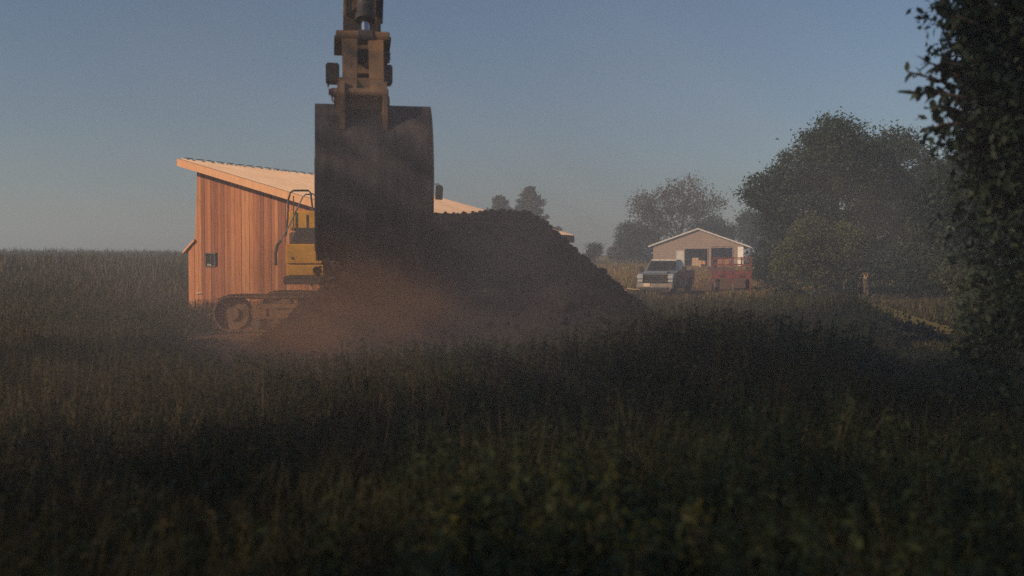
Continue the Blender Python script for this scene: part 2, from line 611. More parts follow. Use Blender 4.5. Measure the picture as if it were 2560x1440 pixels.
# roof: each ribbed steel sheet is a part
XL, XR = -0.32, BW + 0.75
YF, YB = -0.55, BL + 0.5
npan = 14
for i in range(npan):
    y0 = YF + (YB - YF) * i / npan
    y1 = YF + (YB - YF) * (i + 1) / npan
    m = MB()
    prof = []
    nr = 4
    for r_ in range(nr):
        b0 = y0 + 0.004 + (y1 - y0 - 0.008) * r_ / nr
        b1 = y0 + 0.004 + (y1 - y0 - 0.008) * (r_ + 1) / nr
        wdt = b1 - b0
        prof += [(b0, 0.0), (b0 + wdt * .72, 0.0), (b0 + wdt * .80, .032), (b0 + wdt * .92, .032)]
    prof += [(y1 - .004, 0.0)]
    poly = [(y, z + .03) for y, z in prof] + [(y, z) for y, z in reversed(prof)]
    vs, fs = [], []
    npf = len(prof)
    for xx in (XL, XR):
        for y, z in prof: vs.append((xx, y, roof_z(xx) + .20 + z))
    fs = [(k_, k_ + 1, npf + k_ + 1, npf + k_) for k_ in range(npf - 1)]
    m.add(vs, fs)
    m.build("roof_sheet", M["barn_roof"], barn)
deck = MB().prism([(XL + .02, roof_z(XL + .02)), (XR - .02, roof_z(XR - .02)), (XR - .02, roof_z(XR - .02) + .185), (XL + .02, roof_z(XL + .02) + .185)], 1, YF + .06, YB - .06)
deck.build("roof_deck", M["barn_side"], barn)
for yy in (YF + .02, YB - .02):
    MB().prism([(XL, roof_z(XL) - .07), (XR, roof_z(XR) - .07), (XR, roof_z(XR) + .195), (XL, roof_z(XL) + .195)], 1, yy - .025, yy + .025).build("rake_board", M["fascia"], barn)
MB().box((XR + .012, (YF + YB) / 2, roof_z(XR) + .03), (.03, YB - YF, .30)).build("eave_board", M["barn_side"], barn)
MB().box((XL - .012, (YF + YB) / 2, roof_z(XL) + .06), (.03, YB - YF, .27)).build("eave_board", M["fascia"], barn)
# ridge vent pieces along the high edge
for i in range(24):
    yv = YF + .5 + i * (YB - YF - .8) / 24
    MB().box((XL + .05, yv, roof_z(XL) + .250), (.10, .34, .018)).build("vent_strip", M["dark_paint"], barn)
# small lean-to roof on the left side
MB().prism([(-.56, 2.40), (0.0, 2.85), (0.0, 2.93), (-.56, 2.48)], 1, -.12, 3.2).build("lean_to_roof", M["fascia"], barn)
lt = MB()
lt.box((-.31, 1.6, 1.33), (.06, 3.1, 2.2))
lt.build("lean_to_wall", M["barn_side"], barn)

# ------------------------------------------------------------------ garage
GC = Vector(at(1744, 640, 131)); GC.z = g(GC.x, GC.y)
grot = math.atan2(-GC.x, GC.y)                       # front faces the camera
gar = empty("garage", GC, grot + math.radians(2), "tan gable-roofed garage with two open bays and a white walk door", "garage")
GWd, GE, GR, GD = 11.7, 2.95, 5.05, 11.0             # width, eave height, ridge height, depth
s = 131 / F


def gx_(px): return (px - 1744) * s


bays = [(gx_(1712), gx_(1768), 2.42), (gx_(1777), gx_(1829), 2.55)]
doorx = (gx_(1693), gx_(1708), 2.06)
hw = GWd / 2


def gable(x): return GE + (GR - GE) * (1 - abs(x) / hw)


# front wall: clapboards in rows, cut at the openings
row = 0.21
z = 0.0
fw = []
while z < GR - .05:
    z1 = min(z + row, GR)
    lim = hw if z1 <= GE else hw * (1 - (z1 - GE) / (GR - GE))
    if lim < 0.1: break
    cuts = [(-lim, lim)]
    for (a, b, h) in bays + [doorx]:
        if z < h - .02:
            nc = []
            for (p, q) in cuts:
                if b <= p or a >= q: nc.append((p, q)); continue
                if a > p: nc.append((p, a))
                if b < q: nc.append((b, q))
            cuts = nc
    for (p, q) in cuts:
        MB().add([(p, -.012, z1 - .004), (q, -.012, z1 - .004), (q, -.035, z + .004), (p, -.035, z + .004),
                  (p, .03, z1 - .004), (q, .03, z1 - .004), (q, .03, z + .004), (p, .03, z + .004)],
                 [(0, 3, 2, 1), (4, 5, 6, 7), (0, 1, 5, 4), (3, 7, 6, 2), (0, 4, 7, 3), (1, 2, 6, 5)]).build("clapboard", M["siding"], gar)
    z = z1
w = MB()
w.box((-hw + .06, GD / 2, GE / 2), (.1, GD - .2, GE))
w.box((hw - .06, GD / 2, GE / 2), (.1, GD - .2, GE))
w.prism([(-hw, 0), (hw, 0), (hw, GE), (0, GR), (-hw, GE)], 1, GD - .1, GD)
w.build("wall", M["siding"], gar)
MB().box((0, GD / 2, .02), (GWd - .3, GD - .3, .08)).build("floor", M["concrete"], gar)
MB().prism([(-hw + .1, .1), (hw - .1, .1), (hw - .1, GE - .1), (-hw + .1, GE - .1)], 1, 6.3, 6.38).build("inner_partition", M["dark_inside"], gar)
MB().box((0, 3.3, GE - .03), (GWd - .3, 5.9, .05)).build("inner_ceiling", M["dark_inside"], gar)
for sgn in (-1, 1):
    ov = .70 if sgn < 0 else 1.15
    xe = sgn * (hw + ov)
    ze = GE - (GR - GE) / hw * ov
    MB().prism([(0, GR), (xe, ze), (xe, ze + .10), (0, GR + .11)], 1, -.24, GD + .5).build("roof", M["barn_side"] if False else M["dark_paint"], gar)
    MB().prism([(0, GR - .06), (xe, ze - .06), (xe, ze + .125), (0, GR + .135)], 1, -.28, -.242).build("rake_trim", M["white"], gar)
for (a, b, h) in bays:
    t = MB()
    t.box((a - .05, -.03, h / 2), (.10, .09, h))
    t.box((b + .05, -.03, h / 2), (.10, .09, h))
    t.box(((a + b) / 2, -.03, h + .06), (b - a + .2, .09, .12))
    t.build("bay_trim", M["siding"], gar)
a, b, h = doorx
dr = MB().box(((a + b) / 2, -.02, h / 2), (b - a - .02, .05, h - .01)).build("door", M["white"], gar)
MB().box(((a + b) / 2, -.05, h * .72), (.50, .015, .75)).build("door_panel", M["white"], dr)
MB().box(((a + b) / 2, -.05, h * .25), (.50, .015, .65)).build("door_panel", M["white"], dr)
MB().tube((b - .1, -.045, 1.0), (b - .1, -.10, 1.0), .03, n=8).build("knob", M["steel"], dr)
t = MB()
t.box((a - .06, -.03, h / 2), (.10, .09, h)); t.box((b + .06, -.03, h / 2), (.10, .09, h)); t.box(((a + b) / 2, -.03, h + .05), (b - a + .24, .09, .10))
t.build("door_trim", M["white"], gar)
# tall white panel door standing open at the right corner
hinge = Vector((gx_(1842), -.08, 0))
leaf_dir = Vector((math.cos(math.radians(-35)), math.sin(math.radians(-35)), 0))
ld = MB().bar(hinge + Vector((0, 0, 1.36)), hinge + leaf_dir * .82 + Vector((0, 0, 1.36)), .05, 2.62, up=(0, 0, 1)).build("tall_door", M["white"], gar)
MB().bar(hinge + leaf_dir * .02 + Vector((-.03, -.03, 1.05)), hinge + leaf_dir * .80 + Vector((-.03, -.03, 1.05)), .03, .07).build("cross_batten", M["dark_paint"], ld)

GM = gar.matrix_basis.copy()


def gw(x, y, z): return Matrix.Translation(GC) @ Matrix.Rotation(grot + math.radians(2), 4, 'Z') @ Vector((x, y, z))


# goods in the bays
bx = MB()
c0 = gx_(1742)
pal = empty("pallet_load", gw(c0, 1.0, .06), grot, "pale stacked boxes on a pallet inside the left garage bay", "pallet load")
MB().box((0, 0, .07), (1.25, 1.0, .13)).build("pallet", M["lumber"], pal)
for i in range(3):
    for j in range(3 - (i > 1)):
        MB().box((-.42 + .42 * j + .02 * i, random.uniform(-.05, .05), .33 + .34 * i), (.40, .8, .32)).build("carton", M["lumber"], pal, .01)
gar_cab = empty("orange_machine", gw(gx_(1759), .9, .06), grot, "small orange machine on wheels beside the pallet in the left bay", "machine")
M["orange"] = mat_noise("orange_paint", (0.55, 0.22, 0.04), (0.68, 0.30, 0.06), 4, 0.5, bs=0.05)
MB().box((0, 0, .52), (.55, .9, .5), taper=.8).build("body", M["orange"], gar_cab, .04)
MB().path([(-.2, .4, .7), (-.2, .75, 1.05), (.2, .75, 1.05), (.2, .4, .7)], .02, 6).build("handle", M["dark_paint"], gar_cab)
for sx in (-.3, .3):
    for sy in (-.3, .3):
        MB().tube((sx - .05, sy, .2), (sx + .05, sy, .2), .2, n=12).build("wheel", M["rubber"], gar_cab)
fwd = empty("firewood_stack", gw(gx_(1802), .9, .06), grot, "stack of orange split firewood inside the right garage bay", "firewood")
for i in range(6):
    for j in range(11):
        r_ = .09
        xx = -1.05 + j * .2 + (.1 if i % 2 else 0)
        MB().tube((xx, -.25 + random.uniform(-.04, .04), .09 + i * .165), (xx, .25, .09 + i * .165), r_, n=6).build("log", M["orange_wood"], fwd)
wb = empty("water_heater", gw(gx_(1825), 1.1, .06), grot, "upright white tank at the right side of the right garage bay", "tank")
MB().tube((0, 0, .0), (0, 0, .9), .2, n=14).build("tank", M["white"], wb, 0, True)
MB().tube((0, 0, .9), (0, 0, .98), .17, .10, n=14).build("cap", M["white"], wb, 0, True)

# ------------------------------------------------------------------ excavator
EX = Vector((-3.74, 23.0, g(-3.74, 23.0) + .05))
ETH = math.radians(10.6)
exc = empty("excavator", EX, ETH, "yellow tracked excavator facing the camera with its raised bucket over the soil heap", "excavator")
ER = Matrix.Translation(EX) @ Matrix.Rotation(ETH, 4, 'Z')
ERI = ER.inverted()


def el(px, py, d):           # measured point into excavator axes
    return ERI @ at(px, py, d)


# --- tracks (swung almost square to the view)
PHI = math.radians(-8) - ETH
TR = Matrix.Rotation(PHI, 3, 'Z')
HLEN, TRAD, TGAUGE, TWID = 2.28, 0.375, 1.33, 0.60
shoe_me = None


def loop_points(pitch):
    """points and headings round a track: top strand slightly sagging"""
    pts = []
    Lst = 2 * HLEN
    seq = []
    nn = 400
    for i in range(nn):
        t = i / nn
        per = 2 * Lst + 2 * math.pi * TRAD
        q = t * per
        if q < Lst:
            xx = -HLEN + q
            zz = TRAD * 2 + .05 + 0.03 * math.sin(math.pi * 2 * (q / Lst)) ** 2 * -1 + .04 * math.sin(math.pi * q / Lst)
            seq.append((xx, zz))
        elif q < Lst + math.pi * TRAD:
            a_ = (q - Lst) / TRAD
            seq.append((HLEN + TRAD * math.sin(a_), TRAD + .05 + TRAD * math.cos(a_)))
        elif q < 2 * Lst + math.pi * TRAD:
            seq.append((HLEN - (q - Lst - math.pi * TRAD), .05))
        else:
            a_ = (q - 2 * Lst - math.pi * TRAD) / TRAD
            seq.append((-HLEN - TRAD * math.sin(a_), TRAD + .05 - TRAD * math.cos(a_)))
    return seq


def make_shoe():
    m = MB()
    m.box((0, 0, 0), (.20, TWID, .03))
    for gx0 in (-.07, 0, .07):
        m.box((gx0, 0, -.032), (.016, TWID, .034))
    m.box((0, .0, .035), (.17, .16, .04))
    return m


seq = loop_points(.21)
arr = np.array(seq + [seq[0]])
segl = np.hypot(np.diff(arr[:, 0]), np.diff(arr[:, 1]))
cum = np.concatenate([[0], np.cumsum(segl)])
nsh = int(cum[-1] / .215)
for side in (-1, 1):
    tcen = TR @ Vector((0, side * TGAUGE, 0))
    fr = MB()
    fr.prism([(-HLEN + .45, .30), (HLEN - .45, .30), (HLEN - .40, .52), (HLEN - .7, .64), (-HLEN + .7, .64), (-HLEN + .40, .52)], 1, -.17, .17)
    for xb in np.linspace(-1.5, 1.5, 6):
        fr.box((xb, side * .19, .44), (.07, .05, .24))
    fr.box((0, side * .21, .33), (3.4, .10, .05))
    fr.box((0, side * .20, .56), (2.6, .06, .05))
    to = fr.build("track", M["muddy_frame"], exc, .02)
    to.location = tcen
    to.rotation_euler = (0, 0, PHI)
    for i in range(nsh):
        q = i / nsh * cum[-1]
        xx = np.interp(q, cum, arr[:, 0])
        zz = np.interp(q, cum, arr[:, 1])
        q2 = (q + .02) % cum[-1]
        x2 = np.interp(q2, cum, arr[:, 0])
        z2 = np.interp(q2, cum, arr[:, 1])
        if shoe_me is None:
            so = make_shoe().build("track_shoe", M["muddy"], to)
            shoe_me = so.data
        else:
            so = link("track_shoe", shoe_me, None, to)
        so.location = (xx, 0, zz)
        ang = math.atan2(z2 - zz, x2 - xx)
        so.rotation_euler = (0, -ang + math.pi, 0)
    for xe, nm in ((-HLEN, "idler"), (HLEN, "sprocket")):
        m = MB().tube((xe, -.12, TRAD + .05), (xe, .12, TRAD + .05), TRAD - .012, n=22)
        m.tube((xe, -.19, TRAD + .05), (xe, .19, TRAD + .05), .15, n=14)
        if nm == "sprocket":
            for k_ in range(14):
                a_ = k_ * math.pi / 7
                m.box((xe + .35 * math.cos(a_), 0, TRAD + .05 + .35 * math.sin(a_)), (.07, .08, .07), Matrix.Rotation(-a_, 3, 'Y'))
        m.build(nm, M["muddy"], to, 0, True)
    for xr in np.linspace(-HLEN + .55, HLEN - .55, 7):
        MB().tube((xr, -.2, .20), (xr, .2, .20), .115, n=14).build("roller", M["dark_paint"], to, 0, True)
    for xr in (-.75, .75):
        MB().tube((xr, -.22, .76), (xr, .22, .76), .085, n=12).build("carrier_roller", M["muddy_frame"], to, 0, True)
cb = MB()
cb.box((0, 0, .62), (1.5, 1.9, .40))
cb.tube((0, 0, .8), (0, 0, 1.1), .65, n=24)
cbo = cb.build("carbody", M["dark_paint"], exc)
cbo.rotation_euler = (0, 0, PHI)

# --- upper structure (x = viewer's right, -y = towards the camera)
MB().box((0.0, .25, 1.17), (3.0, 3.7, .17)).build("upper_frame", M["dark_paint"], exc, .02)
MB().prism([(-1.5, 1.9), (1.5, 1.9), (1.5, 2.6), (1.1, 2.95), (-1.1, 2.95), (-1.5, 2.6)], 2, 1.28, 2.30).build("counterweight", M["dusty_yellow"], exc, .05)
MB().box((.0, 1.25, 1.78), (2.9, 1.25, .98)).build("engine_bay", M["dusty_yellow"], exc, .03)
# engine hood box seen above the dark deck on the viewer's left
hood = MB().box((-1.10, .55, 2.53), (.66, 1.5, .42)).build("engine_hood", M["yellow"], exc, .03)
MB().box((-1.26, -.205, 2.53), (.04, .01, .34)).build("seam", M["dark_paint"], hood)
MB().box((-1.02, -.207, 2.50), (.03, .012, .30)).build("seam", M["dark_paint"], hood)
# dark deck block
MB().prism([(-1.35, 1.96), (-1.32, 2.06), (-1.22, 2.31), (-.55, 2.31), (-.55, 1.96)], 1, -1.32, .6).build("deck", M["dark_paint"], exc, .01)
# tool box with a lid seam
tb = MB().box((-1.05, -1.05, 1.74), (.80, 1.1, .44)).build("tool_box", M["yellow"], exc, .03)
MB().box((-1.035, -1.07, 1.385), (.80, 1.1, .245)).build("lower_box", M["yellow"], exc, .03)
MB().box((-1.32, -1.607, 1.66), (.04, .015, .05)).build("latch", M["steel"], tb)
MB().box((-1.05, -1.15, 1.225), (.74, .9, .09)).build("step", M["dark_paint"], exc, .01)
# right-front structure below the boom
MB().box((.15, -.6, 1.65), (1.3, 1.6, .85)).build("centre_frame", M["dark_paint"], exc, .02)


def rail(pts, r, mat, name="handrail"):
    return MB().path(pts, r, 8).build(name, mat, exc, 0, True)


rd = 21.6
P2 = lambda px, py, d=rd: el(px, py, d)
rail([P2(690, 664), P2(689, 634), P2(694, 612), P2(702, 602)], .035, M["dark_paint"], "grab_handle")
rail([P2(700, 606, 21.6), P2(726, 560, 21.9), P2(758, 493, 22.2), P2(764, 487, 22.2), P2(784, 485, 22.3), P2(790, 492, 22.3), P2(794, 520, 22.3)], .017, M["lumber"] if False else M["steel"])
rail([P2(715, 590, 22.6), P2(720, 545, 22.6), P2(722, 500, 22.6), P2(727, 482, 22.6), P2(735, 477, 22.6), P2(772, 477, 22.8), P2(778, 483, 22.8), P2(782, 520, 22.8), P2(786, 560, 22.8)], .024, M["dark_paint"])
rail([P2(735, 578, 22.0), P2(735, 490, 22.0)], .012, M["dark_paint"])
rail([P2(738, 578, 22.6), P2(738, 540, 22.6)], .014, M["dark_paint"])
rail([P2(735, 600, 21.8), P2(735, 572, 21.8)], .010, M["steel"])
# cab on the viewer's right
cab = MB().box((.92, -.65, 1.35), (1.0, 1.75, .22)).build("cab", M["yellow"], exc, .02)
for (xx, yy) in ((.46, -1.48), (1.38, -1.48), (.46, .18), (1.38, .18), (1.38, -.55)):
    MB().bar((xx, yy, 1.44), (xx, yy * .96, 2.98), .07, .07).build("pillar", M["dark_paint"], cab)
MB().prism([(.40, 2.98), (1.44, 2.98), (1.40, 3.09), (.46, 3.09)], 1, -1.55, .25).build("cab_roof", M["dark_paint"], cab, .02)
MB().box((.92, -1.49, 2.25), (.84, .02, 1.40)).build("windscreen", M["glass"], cab)
MB().box((1.385, -.63, 2.25), (.02, 1.55, 1.40)).build("side_window", M["glass"], cab)
MB().box((.455, -.63, 2.25), (.02, 1.55, 1.40)).build("side_window", M["glass"], cab)
MB().box((.92, .185, 2.3), (.84, .02, 1.30)).build("rear_window", M["glass"], cab)
seat = MB().box((.92, -.35, 1.75), (.5, .5, .14))
seat.box((.92, -.08, 2.15), (.48, .12, .7))
seat.build("seat", M["rubber"], cab, .03)
# mirror on its post outside the cab
md = 21.3
MXO = .07
mir = MB().prism([(el(1084, 0, md).x, el(0, 497, md).z), (el(1103, 0, md).x, el(0, 498, md).z), (el(1105, 0, md).x, el(0, 466, md).z), (el(1100, 0, md).x, el(0, 460, md).z), (el(1086, 0, md).x, el(0, 461, md).z)], 1, -1.75, -1.69)
mir.v = [(v_[0] + MXO, v_[1], v_[2]) for v_ in mir.v]
mir.build("mirror", M["rubber"], exc, .012)
zz = lambda py: el(1080, py, md).z
xx_ = lambda px: el(px, 480, md).x + MXO
rail([(1.40, -1.55, zz(456)), (xx_(1080), -1.66, zz(458)), (xx_(1095), -1.66, zz(457)), (xx_(1095), -1.70, zz(463))], .012, M["dark_paint"], "mirror_arm")
rail([(xx_(1075), -1.5, zz(458)), (xx_(1076), -1.5, zz(500)), (xx_(1078), -1.5, zz(548)), (1.42, -1.5, zz(600))], .013, M["steel"], "mirror_post")
rail([(xx_(1080), -1.6, zz(458)), (xx_(1081), -1.6, zz(500)), (xx_(1082), -1.6, zz(548)), (1.42, -1.5, zz(610))], .010, M["dark_paint"], "mirror_post")

# --- boom, stick, linkage and bucket; local y of a depth along the boom line
def ly(d): return -(23.0 - d) / math.cos(ETH)


bx0 = -.02
boom_pts = [(ly(21.9), 1.75), (ly(20.4), 3.55), (ly(18.2), 5.35), (ly(16.2), 6.35), (ly(14.0), 6.95)]
bw = [.62, .66, .70, .55, .40]
bm_ = MB()
prev = None
topb, botb = [], []
for i, (yy, zz2) in enumerate(boom_pts):
    a_ = boom_pts[max(i - 1, 0)]
    b_ = boom_pts[min(i + 1, len(boom_pts) - 1)]
    dv = Vector((b_[0] - a_[0], b_[1] - a_[1])).normalized()
    nv = Vector((-dv.y, dv.x))
    h2 = bw[i] / 2
    topb.append((yy + nv.x * h2, zz2 + nv.y * h2))
    botb.append((yy - nv.x * h2, zz2 - nv.y * h2))
bm_.prism(topb + botb[::-1], 0, bx0 - .24, bx0 + .24)
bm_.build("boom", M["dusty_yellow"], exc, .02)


def ram(a, b, r, frac, parent=exc):
    a, b = Vector(a), Vector(b)
    mid = a.lerp(b, frac)
    c = MB().tube(a, mid, r, n=14)
    c.tube(mid - (b - a).normalized() * .06, mid + (b - a).normalized() * .02, r * 1.18, n=14)
    co = c.build("cylinder", M["dark_paint"], parent, 0, True)
    MB().tube(mid, b, r * .52, n=12).build("rod", M["chrome"], co, 0, True)
    MB().tube(b - Vector((.09, 0, 0)), b + Vector((.09, 0, 0)), r * .9, n=12).build("rod_eye", M["dark_paint"], co, 0, True)
    return co


for sx in (-.36, .36):
    ram((bx0 + sx, ly(21.5), 1.35), (bx0 + sx, ly(18.6), 4.75), .10, .55)
ram((bx0, ly(18.6), 5.75), (bx0, ly(14.25), 7.55), .09, .6)

# stick: from the boom nose down to the bucket pin
SD0, SD1 = 13.75, 12.55
st_top = Vector((bx0 + .0, ly(SD0), 7.15))
st_bot = Vector((.02, ly(SD1), 3.70))
sx0 = el(906, 300, 12.5).x      # measured centre of the stick
st_top.x = el(912, 0, 13.3).x
st_bot.x = sx0
stk = MB()
# tapered box-section: side plates proud of the cover plates
for sgn in (-1, 1):
    a_, b_ = st_top.copy(), st_bot.copy()
    a_.x += sgn * .205
    b_.x += sgn * .225
    stk.bar(a_, b_, .035, .56, .035, .34, up=(0, 1, 0))
stk.bar(st_top + Vector((0, -.20, 0)), st_bot + Vector((0, -.12, .25)), .40, .03, .43, .03, up=(0, 1, 0))
stk.bar(st_top + Vector((0, .20, 0)), st_bot + Vector((0, .12, .25)), .40, .03, .43, .03, up=(0, 1, 0))
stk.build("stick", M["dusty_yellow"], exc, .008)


def sp(t, dy=0, dx=0, dz=0): return st_top.lerp(st_bot, t) + Vector((dx, dy, dz))


# bucket cylinder along the camera side of the stick
ram(sp(.10, -.42, .02), sp(.80, -.46, .03), .105, .90)
# hoses beside the cylinder
for dx, dt in ((-.16, 0), (-.20, .02), (.20, .0), (.245, .05)):
    pts = [sp(.05 + dt, -.30, dx), sp(.25, -.40, dx * 1.02), sp(.45, -.37, dx * 1.1), sp(.62, -.34, dx * 1.0), sp(.70, -.25, dx * .95)]
    rail(pts, .022, M["rubber"], "hose")
# thin steel pipe outside the right cheek
rail([sp(.05, -.1, .275), sp(.40, -.1, .275), sp(.55, -.12, .27), sp(.72, -.16, .25)], .016, M["steel"], "pipe")
clamp = MB()
for t_ in (.30, .46, .60):
    clamp.box(sp(t_, -.12, .262), (.07, .10, .06))
clamp.build("pipe_clamp", M["dark_paint"], exc)

BD = 12.0                                             # bucket depth
bt = el(935, 263, BD)
bw2 = (1078 - 793) / F * BD / 2
bcx, bty, btz = bt.x, bt.y, bt.z
# tipping link: two levers from the stick, an H link down to the bucket ears
piv = sp(.80, -.46, .0)
lk = MB()
for sgn in (-1, 1):
    lk.bar(sp(.84, 0, sgn * .27), piv + Vector((sgn * .27, 0, 0)), .05, .16, up=(1, 0, 0))
    lk.bar(piv + Vector((sgn * .16, -.0, 0)), Vector((sx0 + sgn * .16, bty - .18, btz + .10)), .07, .20, .07, .17, up=(1, 0, 0))
lk.tube(piv + Vector((-.33, 0, 0)), piv + Vector((.33, 0, 0)), .075, n=14)
lk.build("bucket_link", M["dusty_yellow"], exc, .008)
# wide pin bosses either side of the stick
pz0, pz1 = el(0, 207, 12.4).z, el(0, 160, 12.4).z
zc = (pz0 + pz1) / 2
for xa, xb in ((el(817, 0, 12.4).x, el(851, 0, 12.4).x), (el(957, 0, 12.4).x, el(985, 0, 12.4).x)):
    m = MB()
    m.box(((xa + xb) / 2, sp(.86).y - .12, zc), (abs(xb - xa), .26, pz1 - pz0))
    m.prism([(xa + .01, pz0 + .02), (xa + .05, pz0 + .02), (xa + .03, pz0 - .07)], 1, sp(.86).y - .2, sp(.86).y - .05)
    m.build("pin_boss", M["dark_paint"], exc, .02)
MB().box(((el(884, 0, 12.4).x + el(978, 0, 12.4).x) / 2, sp(.80).y - .30, el(0, 143, 12.4).z), (el(978, 0, 12.4).x - el(884, 0, 12.4).x, .30, .15)).build("cross_tube", M["dark_paint"], exc, .03)
MB().box((sx0 + .07, piv.y - .12, el(0, 166, 12.2).z), (.09, .05, .07)).build("grease_cover", M["red"], exc, .01)
# work light on a stalk at the left of the linkage
rail([(el(842, 0, 12.3).x, bty + .1, btz + .02), (el(834, 0, 12.3).x, bty + .05, btz + .03), (el(830, 0, 12.3).x, bty + .05, el(0, 248, 12.3).z)], .010, M["red"], "hose_nipple")
MB().tube((el(830, 0, 12.3).x - .03, bty + .05, el(0, 244, 12.3).z), (el(830, 0, 12.3).x + .03, bty + .05, el(0, 244, 12.3).z), .04, n=10).build("coupler", M["red"], exc, 0, True)

# bucket shell profile in (y, z) from the top lip round the convex back to the cutting edge
prof = [(0.10, 0.0), (-.04, -.03), (-.22, -.22), (-.34, -.48), (-.40, -.80), (-.38, -1.12), (-.28, -1.42), (-.10, -1.70), (.10, -1.90)]
th_ = .03
pr = np.array(prof)
tq = np.linspace(0, len(pr) - 1, 33)
def crom(P, t):
    i = int(min(t, len(P) - 1.000001)); u = t - i
    p0, p1, p2, p3 = P[max(i - 1, 0)], P[i], P[i + 1], P[min(i + 2, len(P) - 1)]
    return .5 * (2 * p1 + (p2 - p0) * u + (2 * p0 - 5 * p1 + 4 * p2 - p3) * u * u + (3 * p1 - p0 - 3 * p2 + p3) * u ** 3)
prof = [tuple(crom(pr, q)) for q in tq]
NS = len(prof)
bk = MB()
outer = [(bty + y, btz + z) for y, z in prof]
inner = []
for i in range(NS):
    a_ = prof[max(i - 1, 0)]
    b_ = prof[min(i + 1, NS - 1)]
    dv = Vector((b_[0] - a_[0], b_[1] - a_[1])).normalized()
    nv = Vector((-dv.y, dv.x))
    inner.append((bty + prof[i][0] + nv.x * th_, btz + prof[i][1] + nv.y * th_))
bk.prism(outer + inner[::-1], 0, bcx - bw2, bcx + bw2)
buck = bk.build("bucket", M["bucket"], exc, 0, True)
for sgn in (-1, 1):
    side = [(y + .012, z) for y, z in outer] + [(bty + .50, btz - 1.72), (bty + .72, btz - 1.15), (bty + .66, btz - .45), (bty + .45, btz - .06)]
    xa = bcx + sgn * (bw2 - .045)
    MB().prism(side, 0, xa - .015, xa + .015).build("side_plate", M["bucket"], buck)
    # protruding side cutter
    MB().prism([(bty + .42, btz - 1.78), (bty + .76, btz - 1.15), (bty + .70, btz - .6), (bty + .60, btz - 1.1)], 0, bcx + sgn * bw2 - .02, bcx + sgn * bw2 + .022).build("side_cutter", M["steel"], buck)
for zt in np.linspace(-.95, 0.95, 5):
    x_ = bcx + zt * (bw2 - .10)
    MB().bar((x_, bty + .06, btz - 1.86), (x_, bty + .30, btz - 2.10), .13, .10, .10, .03, up=(1, 0, 0)).build("tooth", M["steel"], buck, .008)
for zt in (-.66, -.22, .22, .66):
    m = MB()
    x_ = bcx + zt * bw2
    seg = [(bty + y * 1.0 - .014, btz + z) for y, z in prof[22:]]
    m.prism([(y - .012, z) for y, z in seg] + [(y + .016, z) for y, z in seg[::-1]], 0, x_ - .05, x_ + .05)
    m.build("wear_strip", M["bucket"], buck)
for i0, i1, wd in ((20, 23, .97),):
    seg = [(bty + y, btz + z) for y, z in prof[i0:i1 + 1]]
    MB().prism([(y - .014, z) for y, z in seg] + [(y + .012, z) for y, z in seg[::-1]], 0, bcx - bw2 * wd, bcx + bw2 * wd).build("wear_plate", M["bucket"], buck)
ears = MB()
for xe in (sx0 - .25, sx0 + .25):
    ears.prism([(bty - .30, btz - .35), (bty - .32, btz + .08), (bty - .20, btz + .24), (bty - .02, btz + .20), (bty + .30, btz + .18), (bty + .42, btz + .06), (bty + .35, btz - .10)], 0, xe - .025, xe + .025)
ears.tube((sx0 - .29, bty - .20, btz + .10), (sx0 + .29, bty - .20, btz + .10), .055, n=12)
ears.tube((sx0 - .29, bty + .22, btz + .08), (sx0 + .29, bty + .22, btz + .08), .055, n=12)
ears.build("ear", M["dusty_yellow"], buck)
# flared saddle between stick and bucket top
MB().prism([(el(848, 0, 12.0).x, btz + .30), (el(962, 0, 12.0).x, btz + .30), (el(975, 0, 12.0).x, btz + .06), (el(976, 0, 12.0).x, btz - .22), (el(842, 0, 12.0).x, btz - .22), (el(843, 0, 12.0).x, btz + .10)], 1, bty - .10, bty + .10).build("saddle_plate", M["dusty_yellow"], buck, .01)
# soil still sticking in the mouth
sn = 260
s1 = rng.uniform(-1, 1, sn) * (bw2 - .08) + bcx
s2 = bty + rng.uniform(.0, .55, sn)
s3 = btz - 1.55 + rng.uniform(-.25, .2, sn)
o = clods("soil_load", np.column_stack([s1, s2, s3]), rng.uniform(.03, .09, sn), M["soil"], exc)
tag(o, kind="stuff")

# soil running out of the bucket
bw_c = ER @ Vector((bcx, bty + .25, 0))
n = 1500
t = rng.uniform(0, 1, n)
fx = bw_c.x + rng.uniform(-1, 1, n) * (bw2 * (1.0 + .18 * t))
fy = bw_c.y + rng.normal(0, .16, n) + .1
fz = 1.75 - t * 1.5 + rng.normal(0, .05, n)
ok = fz > np.maximum(pile_h(fx, fy), 0)
fs_ = np.minimum(.010 + rng.exponential(.018, n), .08)
o = clods("falling_soil", np.column_stack([fx, fy, fz])[ok], fs_[ok], M["soil"])
tag(o, "loose clods of soil spilling from the bucket onto the heap", "soil", kind="stuff")

# ------------------------------------------------------------------ pickup truck
TK = Vector(((1651 - 1280) / F * 53, 53.0, 0)); TK.z = g(TK.x, TK.y) + .02
trk = empty("pickup_truck", TK, math.radians(-21), "silver blue four-door pickup truck with a big bright grille beside the heap", "pickup truck")
# truck axes: -y front, x viewer's right; front bumper at y=-.9
def prof_body(w0, w1, pts, mat, name, bev=.03):
    return MB().prism(pts, 0, w0, w1).build(name, mat, trk, bev)


